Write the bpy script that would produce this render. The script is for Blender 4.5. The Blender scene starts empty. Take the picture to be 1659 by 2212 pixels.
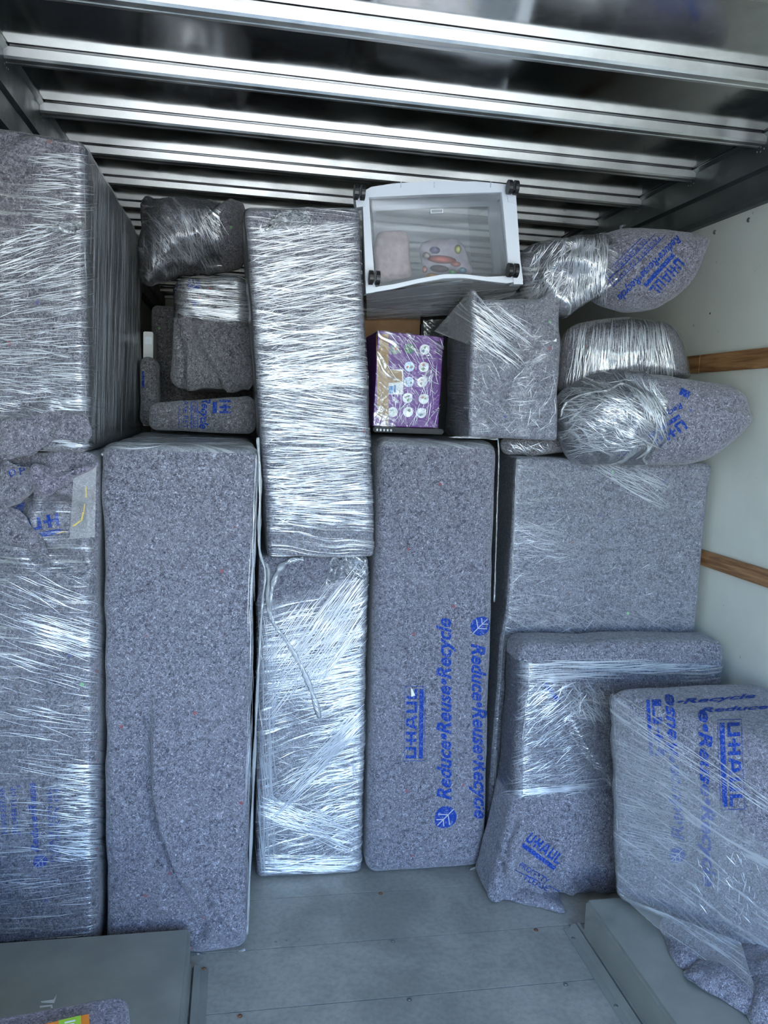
import bpy, bmesh, math, random
import numpy as np
from mathutils import Vector, Matrix
from mathutils.bvhtree import BVHTree

# ------------------------------------------------------------------ camera
scn = bpy.context.scene
COL = scn.collection
RC = np.array([[0.983210269766012, -0.17772440309648468, 0.041371511582781705],
               [0.018640316704364945, -0.12771525160334088, -0.9916356957578001],
               [0.18152163512872774, 0.9757575780140747, -0.12225810782234214]])
FPX, W, H_IMG, EYE = 1740.0, 1659.0, 2212.0, 1.6
cd = bpy.data.cameras.new('camera'); cam = bpy.data.objects.new('camera', cd); COL.objects.link(cam)
cd.sensor_fit = 'HORIZONTAL'; cd.sensor_width = 36.0; cd.lens = FPX / W * 36.0
cd.clip_start = 0.02; cd.clip_end = 200
cam.matrix_world = Matrix(((RC[0, 0], -RC[1, 0], -RC[2, 0], 0), (RC[0, 1], -RC[1, 1], -RC[2, 1], 0),
                           (RC[0, 2], -RC[1, 2], -RC[2, 2], EYE), (0, 0, 0, 1)))
scn.camera = cam

# ------------------------------------------------------------------ daylight through the open rear door
wd = bpy.data.worlds.new('sky'); scn.world = wd; wd.use_nodes = True
wn = wd.node_tree.nodes; wl = wd.node_tree.links
bg = wn['Background']
sky = wn.new('ShaderNodeTexSky'); sky.sky_type = 'NISHITA'; sky.sun_disc = False
sky.sun_elevation = math.radians(48); sky.sun_rotation = math.radians(40)
sky.air_density = 1.3; sky.dust_density = 0.6; sky.ozone_density = 2.0
hs = wn.new('ShaderNodeMix'); hs.data_type = 'RGBA'; hs.blend_type = 'MULTIPLY'; hs.inputs[0].default_value = 1.0
hs.inputs[7].default_value = (0.805, 0.93, 1.19, 1)
wl.new(sky.outputs[0], hs.inputs[6]); wl.new(hs.outputs[2], bg.inputs[0]); bg.inputs[1].default_value = 0.74
sd = bpy.data.lights.new('sun', 'SUN'); so = bpy.data.objects.new('sun', sd); COL.objects.link(so)
sd.energy = 8.0; sd.angle = math.radians(0.6); sd.color = (1.0, 0.93, 0.82)
so.rotation_euler = (Vector((0.0, 0.0, 0.0)) - Vector((0.64, 0.55, 1.05))).to_track_quat('-Z', 'Y').to_euler()
so.location = (0, 0, 12)
pd = bpy.data.lights.new('door_portal', 'AREA'); po = bpy.data.objects.new('door_portal', pd); COL.objects.link(po)
pd.shape = 'RECTANGLE'; pd.size = 2.3; pd.size_y = 2.3; pd.cycles.is_portal = True
DOOR_Y = -1.25
po.location = (0.505, DOOR_Y - 0.02, 1.15); po.rotation_euler = (math.radians(90), 0, 0)
scn.view_settings.view_transform = 'Standard'; scn.view_settings.look = 'None'
scn.view_settings.gamma = 1.0; scn.view_settings.use_curve_mapping = False
scn.view_settings.exposure = 1.55
scn.cycles.max_bounces = 6; scn.cycles.diffuse_bounces = 3; scn.cycles.glossy_bounces = 3

# ------------------------------------------------------------------ pixel helpers
def ray(p):
    r = RC.T @ np.array([p[0] - W / 2, p[1] - H_IMG / 2, FPX]); return r / np.linalg.norm(r)
def at(p, Y):
    d = ray(p); return d * (Y / d[1]) + [0, 0, EYE]
def onz(p, z):
    d = ray(p); return d * ((z - EYE) / d[2]) + [0, 0, EYE]
def onx(p, x):
    d = ray(p); return d * (x / d[0]) + [0, 0, EYE]

# ------------------------------------------------------------------ noise in numpy
def _hash(ix, iy, iz, seed):
    n = (ix * 374761393 + iy * 668265263 + iz * 1274126177 + seed * 362437) & 0xFFFFFFFF
    n = ((n ^ (n >> 13)) * 1274126177) & 0xFFFFFFFF
    n = n ^ (n >> 16)
    return (n & 0xFFFF) / 65535.0
def vnoise(P, scale, seed=0):
    q = np.asarray(P, float) * scale + 1000.37
    i = np.floor(q).astype(np.int64); f = q - i; f = f * f * f * (f * (f * 6 - 15) + 10)
    r = 0
    for dx in (0, 1):
        for dy in (0, 1):
            for dz in (0, 1):
                w = (f[:, 0] if dx else 1 - f[:, 0]) * (f[:, 1] if dy else 1 - f[:, 1]) * (f[:, 2] if dz else 1 - f[:, 2])
                r = r + w * _hash(i[:, 0] + dx, i[:, 1] + dy, i[:, 2] + dz, seed)
    return r * 2 - 1
def fbm(P, scale, seed=0, oct=3):
    r = 0; a = 1
    for k in range(oct):
        r = r + a * vnoise(P, scale * 2 ** k, seed + k * 17); a *= .5
    return r / 1.75
def ridged(P, scale, seed=0):
    return 1 - np.abs(vnoise(P, scale, seed)) * 2.2 + .5 * (1 - np.abs(vnoise(P, scale * 2.1, seed + 5)) * 2.2)

# ------------------------------------------------------------------ materials
def new_mat(name):
    m = bpy.data.materials.new(name); m.use_nodes = True
    nt = m.node_tree; b = nt.nodes.get('Principled BSDF')
    return m, nt, b
class N:
    def __init__(s, nt): s.nt = nt
    def n(s, t, **k):
        o = s.nt.nodes.new(t)
        for a, v in k.items(): setattr(o, a, v)
        return o
    def link(s, a, b): s.nt.links.new(a, b)
    def noise(s, vec, scale, detail=2, rough=.5, dist=0.0):
        o = s.n('ShaderNodeTexNoise'); o.inputs['Scale'].default_value = scale
        o.inputs['Detail'].default_value = detail; o.inputs['Roughness'].default_value = rough
        o.inputs['Distortion'].default_value = dist
        if vec is not None: s.link(vec, o.inputs['Vector'])
        return o.outputs['Fac']
    def math(s, op, a, b=None, c=None, clamp=False):
        o = s.n('ShaderNodeMath', operation=op); o.use_clamp = clamp
        for i, v in enumerate((a, b, c)):
            if v is None: continue
            if isinstance(v, (int, float)): o.inputs[i].default_value = v
            else: s.link(v, o.inputs[i])
        return o.outputs[0]
    def ramp(s, f, lo, hi, a=0.0, b=1.0):
        o = s.n('ShaderNodeMapRange', interpolation_type='SMOOTHSTEP')
        s.link(f, o.inputs[0]); o.inputs[1].default_value = lo; o.inputs[2].default_value = hi
        o.inputs[3].default_value = a; o.inputs[4].default_value = b
        return o.outputs[0]
    def mix(s, f, a, b, mode='MIX'):
        o = s.n('ShaderNodeMix', data_type='RGBA', blend_type=mode)
        if isinstance(f, (int, float)): o.inputs[0].default_value = f
        else: s.link(f, o.inputs[0])
        for i, v in ((6, a), (7, b)):
            if isinstance(v, tuple): o.inputs[i].default_value = (*v, 1)
            else: s.link(v, o.inputs[i])
        return o.outputs[2]
    def bump(s, h, strength, dist, normal=None):
        o = s.n('ShaderNodeBump'); o.inputs['Strength'].default_value = strength
        o.inputs['Distance'].default_value = dist; s.link(h, o.inputs['Height'])
        if normal is not None: s.link(normal, o.inputs['Normal'])
        return o.outputs[0]
    def mapping(s, vec, scale=(1, 1, 1), rot=(0, 0, 0), loc=(0, 0, 0)):
        o = s.n('ShaderNodeMapping'); s.link(vec, o.inputs[0])
        o.inputs['Scale'].default_value = scale; o.inputs['Rotation'].default_value = rot
        o.inputs['Location'].default_value = loc
        return o.outputs[0]

def simple(name, col, rough=.5, metal=0.0, var=0.0, vscale=8, spec=.5):
    m, nt, b = new_mat(name); g = N(nt)
    b.inputs['Base Color'].default_value = (*col, 1); b.inputs['Roughness'].default_value = rough
    b.inputs['Metallic'].default_value = metal; b.inputs['Specular IOR Level'].default_value = spec
    if var:
        pos = g.n('ShaderNodeNewGeometry').outputs['Position']
        f = g.noise(pos, vscale, 4, .6)
        g.link(g.mix(g.ramp(f, .3, .7), tuple(c * (1 - var) for c in col), tuple(min(1, c * (1 + var)) for c in col)), b.inputs['Base Color'])
    return m

def felt(name, tone=1.0, tint=(1, 1, 1)):
    m, nt, b = new_mat(name); g = N(nt)
    pos = g.n('ShaderNodeNewGeometry').outputs['Position']
    n1 = g.noise(pos, 75, 3, .65, .5); n2 = g.noise(pos, 210, 2, .6, .6); n0 = g.noise(pos, 7, 2, .5)
    t = lambda c: tuple(x * tone * k for x, k in zip(c, tint))
    base = g.mix(g.ramp(g.math('ADD', g.math('MULTIPLY', n1, .45), g.math('MULTIPLY', n2, .55)), .38, .63), t((.085, .082, .098)), t((.285, .28, .302)))
    base = g.mix(g.ramp(n0, .35, .7, 0, .35), base, t((.25, .235, .25)))
    shared = g.math('MULTIPLY', g.noise(pos, 72, 1, .5), 2.0)
    def fibre(scale, seed, w, lo):
        v = g.mapping(pos, loc=(seed, seed * 1.7, -seed))
        f = g.noise(v, scale, 1.2, .5, 1.3)
        a = g.math('ABSOLUTE', g.math('SUBTRACT', f, .5))
        ln = g.ramp(a, w, w * .25)
        msk = g.ramp(g.math('FRACT', g.math('ADD', shared, seed * .31)), lo - .06, lo + .04)
        return g.math('MULTIPLY', ln, msk)
    lf = fibre(62, 3.1, .026, .74); lf2 = fibre(100, 11.7, .030, .70); df = fibre(80, 7.3, .036, .50)
    light = g.math('MAXIMUM', lf, lf2)
    base = g.mix(g.math('MULTIPLY', df, .9), base, t((.03, .03, .045)))
    base = g.mix(g.math('MULTIPLY', light, .8), base, t((.62, .62, .64)))
    vo = g.n('ShaderNodeTexVoronoi'); vo.inputs['Scale'].default_value = 30; g.link(pos, vo.inputs['Vector'])
    sep = g.n('ShaderNodeSeparateColor'); g.link(vo.outputs['Color'], sep.inputs[0])
    spot = g.math('MULTIPLY', g.ramp(vo.outputs['Distance'], .22, .12), g.math('GREATER_THAN', sep.outputs[0], .955))
    hue = g.mix(g.math('GREATER_THAN', sep.outputs[1], .6), (.28, .05, .05), g.mix(g.math('GREATER_THAN', sep.outputs[2], .5), (.05, .06, .25), (.25, .6, .25)))
    base = g.mix(g.math('MULTIPLY', spot, .7), base, hue)
    g.link(base, b.inputs['Base Color'])
    h = g.math('ADD', g.math('MULTIPLY', n1, .7), g.math('MULTIPLY', n2, .4))
    g.link(g.bump(h, .55, .006), b.inputs['Normal'])
    b.inputs['Roughness'].default_value = .95; b.inputs['Specular IOR Level'].default_value = .15
    b.inputs['Sheen Weight'].default_value = .25; b.inputs['Sheen Roughness'].default_value = .6
    return m

def film(name, angle=0.0, su=3.0, sv=95.0, haze=.06, amount=.55, white=.5, cover=.45, warp=.03, rough=.16, bstr=.8, mist=.05):
    """stretch film: clear sheet with fine stretched ridges that scatter and shine"""
    m, nt, b = new_mat(name); g = N(nt); nt.nodes.remove(b)
    out = nt.nodes['Material Output']
    uv = g.n('ShaderNodeUVMap').outputs[0]
    wn_ = g.n('ShaderNodeTexNoise'); wn_.inputs['Scale'].default_value = 3.2; wn_.inputs['Detail'].default_value = 2; g.link(uv, wn_.inputs['Vector'])
    ws = g.n('ShaderNodeVectorMath', operation='SCALE'); g.link(wn_.outputs['Color'], ws.inputs[0]); ws.inputs['Scale'].default_value = warp * 3
    wa = g.n('ShaderNodeVectorMath', operation='ADD'); g.link(uv, wa.inputs[0]); g.link(ws.outputs[0], wa.inputs[1])
    rot = g.mapping(wa.outputs[0], rot=(0, 0, angle))
    a = g.noise(g.mapping(rot, scale=(su, sv, 1)), 1.0, 2.5, .6)
    c = g.noise(g.mapping(rot, scale=(su * .7, sv * .33, 1), loc=(5, 3, 0)), 1.0, 2, .5, .3)
    d = g.noise(g.mapping(rot, scale=(su * 6, sv * .55, 1), loc=(1, 9, 0)), 1.0, 2, .5, .4)
    h = g.math('ADD', g.math('MULTIPLY', a, .5), g.math('ADD', g.math('MULTIPLY', c, .3), g.math('MULTIPLY', d, .2)))
    patch = g.ramp(g.noise(g.mapping(rot, scale=(1, 1.6, 1), loc=(2, 2, 0)), 3.0, 3, .6), 1 - cover - .18, 1 - cover + .12)
    st = g.math('MULTIPLY', g.ramp(h, .505, .60), g.math('ADD', g.math('MULTIPLY', patch, .85), .15))
    nrm = g.bump(h, bstr, .02)
    tr = g.n('ShaderNodeBsdfTransparent'); tr.inputs[0].default_value = (.97, .98, .985, 1)
    gl = g.n('ShaderNodeBsdfAnisotropic'); gl.inputs['Roughness'].default_value = rough; g.link(nrm, gl.inputs['Normal'])
    gl.inputs[0].default_value = (.95, .95, .93, 1)
    df = g.n('ShaderNodeBsdfDiffuse'); df.inputs[0].default_value = (.82, .84, .86, 1); g.link(nrm, df.inputs['Normal'])
    m1 = g.n('ShaderNodeMixShader'); m1.inputs[0].default_value = white; g.link(gl.outputs[0], m1.inputs[1]); g.link(df.outputs[0], m1.inputs[2])
    fr = g.n('ShaderNodeFresnel'); fr.inputs[0].default_value = 1.4
    mi = g.n('ShaderNodeMixShader'); mi.inputs[0].default_value = mist; g.link(tr.outputs[0], mi.inputs[1]); g.link(df.outputs[0], mi.inputs[2])
    m0 = g.n('ShaderNodeMixShader'); g.link(g.math('ADD', g.math('MULTIPLY', fr.outputs[0], .7), haze, clamp=True), m0.inputs[0])
    gl2 = g.n('ShaderNodeBsdfAnisotropic'); gl2.inputs['Roughness'].default_value = rough * .9; g.link(nrm, gl2.inputs['Normal'])
    g.link(mi.outputs[0], m0.inputs[1]); g.link(gl2.outputs[0], m0.inputs[2])
    m2 = g.n('ShaderNodeMixShader'); g.link(g.math('MULTIPLY', st, amount), m2.inputs[0])
    g.link(m0.outputs[0], m2.inputs[1]); g.link(m1.outputs[0], m2.inputs[2])
    g.link(m2.outputs[0], out.inputs[0])
    return m

def clear_plastic(name, haze=.1, tint=(.93, .95, .97), rough=.12, glossy=.1):
    m, nt, b = new_mat(name); g = N(nt); nt.nodes.remove(b); out = nt.nodes['Material Output']
    tr = g.n('ShaderNodeBsdfTransparent'); tr.inputs[0].default_value = (*tint, 1)
    df = g.n('ShaderNodeBsdfDiffuse'); df.inputs[0].default_value = (.75, .78, .84, 1)
    gl = g.n('ShaderNodeBsdfAnisotropic'); gl.inputs['Roughness'].default_value = rough
    a = g.n('ShaderNodeMixShader'); a.inputs[0].default_value = haze; g.link(tr.outputs[0], a.inputs[1]); g.link(df.outputs[0], a.inputs[2])
    fr = g.n('ShaderNodeFresnel'); fr.inputs[0].default_value = 1.45
    c = g.n('ShaderNodeMixShader'); g.link(g.math('ADD', fr.outputs[0], glossy, clamp=True), c.inputs[0]); g.link(a.outputs[0], c.inputs[1]); g.link(gl.outputs[0], c.inputs[2])
    g.link(c.outputs[0], out.inputs[0]); return m

def metal_panel(name, col, rough, wob=.25, metal=1.0):
    m, nt, b = new_mat(name); g = N(nt)
    pos = g.n('ShaderNodeNewGeometry').outputs['Position']
    f = g.noise(pos, 2.3, 2, .5); sm = g.noise(pos, 9, 5, .65)
    g.link(g.mix(g.ramp(sm, .3, .75), tuple(c * .82 for c in col), col), b.inputs['Base Color'])
    b.inputs['Metallic'].default_value = metal
    g.link(g.ramp(sm, .25, .8, rough * .75, rough * 1.35), b.inputs['Roughness'])
    g.link(g.bump(f, wob, .02), b.inputs['Normal'])
    return m

def floor_mat():
    m, nt, b = new_mat('floor_deck'); g = N(nt)
    pos = g.n('ShaderNodeNewGeometry').outputs['Position']
    big = g.noise(pos, 3.2, 5, .62, .6); fine = g.noise(pos, 60, 3, .6)
    scr = g.noise(g.mapping(pos, scale=(2, 90, 1), rot=(0, 0, .5)), 1.0, 3, .55)
    scr2 = g.noise(g.mapping(pos, scale=(120, 3, 1), rot=(0, 0, -.3)), 1.0, 3, .55)
    col = g.mix(g.ramp(big, .3, .72), (.285, .282, .25), (.435, .43, .38))
    col = g.mix(g.ramp(fine, .35, .7, 0, .25), col, (.12, .12, .12))
    col = g.mix(g.math('MULTIPLY', g.math('MAXIMUM', g.ramp(scr, .68, .76), g.ramp(scr2, .69, .77)), .35), col, (.42, .43, .43))
    g.link(col, b.inputs['Base Color']); b.inputs['Metallic'].default_value = .12
    g.link(g.ramp(big, .3, .7, .52, .36), b.inputs['Roughness'])
    g.link(g.bump(g.math('ADD', fine, g.math('MULTIPLY', big, 2)), .15, .003), b.inputs['Normal'])
    return m

def wall_mat():
    m, nt, b = new_mat('wall_panel'); g = N(nt)
    pos = g.n('ShaderNodeNewGeometry').outputs['Position']
    big = g.noise(pos, 2.5, 4, .6); fine = g.noise(pos, 120, 2, .6)
    sc = g.noise(g.mapping(pos, scale=(1, 22, 2.2)), 1.0, 4, .6)
    sp = g.noise(pos, 26, 2, .5)
    col = g.mix(g.ramp(big, .3, .7), (.66, .67, .595), (.74, .75, .67))
    col = g.mix(g.math('MULTIPLY', g.ramp(sc, .66, .74), .5), col, (.78, .79, .76))
    col = g.mix(g.math('MULTIPLY', g.ramp(sp, .74, .77), .5), col, (.2, .2, .2))
    g.link(col, b.inputs['Base Color']); b.inputs['Roughness'].default_value = .38
    g.link(g.bump(fine, .12, .002), b.inputs['Normal'])
    return m

def wood_mat():
    m, nt, b = new_mat('wood'); g = N(nt)
    pos = g.n('ShaderNodeNewGeometry').outputs['Position']
    gr = g.noise(g.mapping(pos, scale=(60, 4, 60)), 1.0, 4, .6, .8)
    col = g.mix(g.ramp(gr, .32, .68), (.19, .085, .03), (.42, .22, .095))
    g.link(col, b.inputs['Base Color']); b.inputs['Roughness'].default_value = .5
    g.link(g.bump(gr, .2, .003), b.inputs['Normal']); return m

def print_mat():
    m, nt, b = new_mat('blue_print'); g = N(nt)
    pos = g.n('ShaderNodeNewGeometry').outputs['Position']
    f = g.noise(pos, 160, 3, .65, .5)
    g.link(g.mix(g.ramp(f, .50, .68, 0, .62), (.012, .045, .26), (.24, .26, .36)), b.inputs['Base Color'])
    b.inputs['Roughness'].default_value = .9; b.inputs['Specular IOR Level'].default_value = .1
    return m

M = {}
M['felt'] = felt('moving_pad_felt', .74, (.985, .985, 1.08))
M['felt_warm'] = felt('moving_pad_felt_warm', .73, (1.01, .98, 1.04))
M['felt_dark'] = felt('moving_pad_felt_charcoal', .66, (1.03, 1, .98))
M['felt_mauve'] = felt('moving_pad_felt_mauve', .78, (1.04, .95, 1.08))
M['print'] = print_mat()
M['vein'] = simple('print_gap', (.38, .39, .45), .9)
M['film_h'] = film('stretch_film', .0, 2.2, 130, .03, .62, .32, .44, .02, .15, .9, .02)
M['film_dense'] = film('stretch_film_dense', .09, 1.7, 170, .05, .80, .30, .9, .02, .13, 1.0, .02)
M['film_low'] = film('stretch_film_crossed', -.28, 2.4, 120, .04, .75, .42, .75, .04, .16, .9, .07)
M['film_light'] = film('stretch_film_light', -.05, 3.0, 110, .015, .34, .5, .32, .03, .2, .5, .04)
M['film_v'] = film('stretch_film_upright', math.pi / 2, 1.4, 90, .06, .40, .3, .6, .015, .2, .6, .03)
M['film_haze'] = film('stretch_film_cloudy', .35, 3.0, 90, .02, .28, .8, .8, .03, .35, .3, .13)
M['film_knot'] = film('stretch_film_gathered', .6, 6.0, 70, .07, .70, .35, .75, .10, .12, 1.0, .06)
M['film_mist'] = film('stretch_film_misty', .05, 2.5, 90, .05, .6, .6, .8, .04, .2, .7, .30)
M['film_loop'] = film('film_twist', .0, 4, 90, .10, .8, .5, .8, .05, .16, .9, .36)
M['film_crinkle'] = film('stretch_film_crinkled', .6, 9.0, 60, .02, .42, .45, .5, .12, .12, 1.0, .0)
M['film_edge'] = film('film_rope', .0, 5, 80, .10, .75, .45, .6, .05, .18, .9, .14)
M['strand'] = clear_plastic('film_ridge', .55, (.96, .97, .98), .18, .30)
M['alu'] = metal_panel('ceiling_sheet', (.72, .73, .73), .12, .16)
M['rib'] = metal_panel('ceiling_rib', (.86, .86, .82), .36, .06)
M['rail'] = metal_panel('wall_rail', (.085, .10, .098), .48, .15, .6)
M['floor'] = floor_mat()
M['well'] = metal_panel('wheel_well_sheet', (.35, .355, .315), .45, .12, .3)
M['wall'] = wall_mat()
M['wood'] = wood_mat()
M['steel'] = simple('bolt_steel', (.25, .25, .24), .45, .8)
M['rust'] = simple('rust', (.22, .11, .06), .8, .2, .4, 60)
M['seam'] = simple('floor_seam', (.05, .052, .052), .8)
M['white_plastic'] = simple('white_plastic', (.74, .77, .82), .35)
M['black_plastic'] = simple('black_plastic', (.012, .012, .013), .35)
M['clear'] = clear_plastic('clear_plastic', .06, (.95, .96, .97), .1, .05)
M['clear_haze'] = clear_plastic('cloudy_plastic', .38)
M['card'] = simple('cardboard', (.23, .125, .06), .8, 0, .15, 14)
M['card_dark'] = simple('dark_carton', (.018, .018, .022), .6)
M['purple'] = simple('purple_print', (.13, .03, .21), .4, 0, .12, 9)
M['purple_dark'] = simple('purple_deep', (.05, .012, .1), .4)
M['tape'] = simple('brown_tape', (.27, .145, .04), .28, 0, .1, 30)
M['label'] = simple('paper_label', (.7, .7, .68), .6)
M['orange'] = simple('orange_print', (.85, .25, .02), .4)
M['green'] = simple('green_print', (.38, .62, .05), .4)
M['white'] = simple('white_print', (.8, .8, .78), .5)
M['concrete'] = simple('concrete', (.52, .465, .345), .9, 0, .12, .8)
M['outer'] = simple('truck_skin', (.6, .6, .6), .5)
M['tape_clear'] = clear_plastic('clear_tape', .07)
M['yellow'] = simple('yellow_edge', (.55, .40, .10), .5)

# ------------------------------------------------------------------ objects
def link(o, parent=None):
    COL.objects.link(o)
    if parent is not None:
        o.parent = parent
    return o
def wloc(o):
    v = Vector(o.location); p = o.parent
    while p is not None: v += p.location; p = p.parent
    return v
def thing(name, loc, label, cat, group=None):
    o = bpy.data.objects.new(name, None); o.empty_display_size = .1; o.location = loc; COL.objects.link(o)
    o['label'] = label; o['category'] = cat
    if group: o['group'] = group
    return o
def tag(o, label, cat, group=None):
    o['label'] = label; o['category'] = cat
    if group: o['group'] = group
    return o
def mesh_obj(name, V, Fc, mat, parent=None, uv=None, smooth=True, label=None):
    """V in world coordinates; stored relative to the parent chain"""
    V = np.asarray(V, float)
    off = np.array(wloc(parent)) if parent is not None else V.mean(0) * [1, 1, 0] + [0, 0, V[:, 2].min()]
    me = bpy.data.meshes.new(name); me.from_pydata((V - off).tolist(), [], [list(map(int, f)) for f in Fc])
    me.materials.append(mat)
    if smooth: me.polygons.foreach_set('use_smooth', [True] * len(me.polygons))
    if uv is not None:
        l = me.uv_layers.new(name='UVMap'); l.data.foreach_set('uv', np.asarray(uv, float).ravel())
    o = bpy.data.objects.new(name, me)
    if parent is None: o.location = off
    link(o, parent)
    if label: o['label'] = label
    return o
def struct(o):
    o['kind'] = 'structure'; return o
def boxmesh(lo, hi, bev=0.0):
    bm = bmesh.new(); bmesh.ops.create_cube(bm, size=1)
    lo = np.array(lo, float); hi = np.array(hi, float)
    for v in bm.verts: v.co = Vector((lo + hi) / 2) + Vector([v.co[i] * (hi - lo)[i] for i in range(3)])
    if bev: bmesh.ops.bevel(bm, geom=list(bm.edges), offset=bev, segments=2, affect='EDGES', clamp_overlap=True)
    V = [tuple(v.co) for v in bm.verts]; F = [[v.index for v in f.verts] for f in bm.faces]
    bm.free(); return V, F
def box(name, lo, hi, mat, parent=None, bev=0.0, label=None):
    V, F = boxmesh(lo, hi, bev); return mesh_obj(name, V, F, mat, parent, smooth=False, label=label)
def join(parts):
    V = []; F = []
    for v, f in parts:
        k = len(V); V += [tuple(x) for x in v]; F += [[i + k for i in q] for q in f]
    return V, F
def cyl(c, axis, r, h, seg=16, r2=None):
    """closed cylinder from c along axis"""
    c = Vector(c); a = Vector(axis).normalized(); t = a.orthogonal().normalized(); u = a.cross(t); r2 = r if r2 is None else r2
    V = []; F = []
    for k, (rr, d) in enumerate(((r, 0), (r2, h))):
        for i in range(seg):
            an = 2 * math.pi * i / seg; V.append(tuple(c + a * d + (t * math.cos(an) + u * math.sin(an)) * rr))
    for i in range(seg): F.append([i, (i + 1) % seg, seg + (i + 1) % seg, seg + i])
    F.append(list(range(seg))[::-1]); F.append(list(range(seg, 2 * seg)))
    return V, F
def dome(c, n, r, h, seg=12):
    c = Vector(c); a = Vector(n).normalized(); t = a.orthogonal().normalized(); u = a.cross(t); V = []; F = []
    for rr, d in ((1, 0), (.8, .65), (.35, .97)):
        for i in range(seg):
            an = 2 * math.pi * i / seg; V.append(tuple(c + a * d * h + (t * math.cos(an) + u * math.sin(an)) * r * rr))
    for k in range(2):
        for i in range(seg): F.append([k * seg + i, k * seg + (i + 1) % seg, (k + 1) * seg + (i + 1) % seg, (k + 1) * seg + i])
    F.append([2 * seg + i for i in range(seg)]); return V, F
def prism(prof, x0, x1, axis='x'):
    """extrude a (y,z) profile along x"""
    n = len(prof); V = [(x0, y, z) for y, z in prof] + [(x1, y, z) for y, z in prof]
    if axis == 'y': V = [(y, x0, z) for y, z in prof] + [(y, x1, z) for y, z in prof]
    F = [[i, (i + 1) % n, n + (i + 1) % n, n + i] for i in range(n)] + [list(range(n))[::-1], list(range(n, 2 * n))]
    return V, F
def tube(pts, r, seg=8, closed=False, flat=1.0, wob=0.0, seed=0):
    pts = [Vector(p) for p in pts]; n = len(pts); V = []; F = []; uv = []; rng = random.Random(seed)
    ref = None; L = 0
    for i, p in enumerate(pts):
        d = (pts[min(i + 1, n - 1)] - pts[max(i - 1, 0)]).normalized()
        if ref is None: ref = d.orthogonal().normalized()
        ref = (ref - d * ref.dot(d)).normalized(); u = d.cross(ref)
        rr = (r[i] if hasattr(r, '__len__') else r) * (1 + wob * (rng.random() - .5))
        for k in range(seg):
            an = 2 * math.pi * k / seg; V.append(tuple(p + (ref * math.cos(an) + u * math.sin(an) * flat) * rr))
    for i in range(n - 1):
        for k in range(seg):
            a = i * seg + k; b_ = i * seg + (k + 1) % seg; F.append([a, b_, b_ + seg, a + seg])
    F.append(list(range(seg))[::-1]); F.append(list(range((n - 1) * seg, n * seg)))
    for f in F:
        for v in f: uv.append(((v // seg) * .02, (v % seg) / seg * .05))
    return V, F, uv
def spline(P, n, closed=False):
    """Catmull-Rom through P, n samples"""
    P = np.asarray(P, float); m = len(P); out = []
    segs = m if closed else m - 1
    for t in np.linspace(0, segs, n, endpoint=not closed):
        i = min(int(t), segs - 1); f = t - i
        g = (lambda k: P[k % m]) if closed else (lambda k: P[min(max(k, 0), m - 1)])
        a, b, c, d = g(i - 1), g(i), g(i + 1), g(i + 2)
        out.append(.5 * ((2 * b) + (c - a) * f + (2 * a - 5 * b + 4 * c - d) * f * f + (-a + 3 * b - 3 * c + d) * f ** 3))
    return np.array(out)

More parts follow.
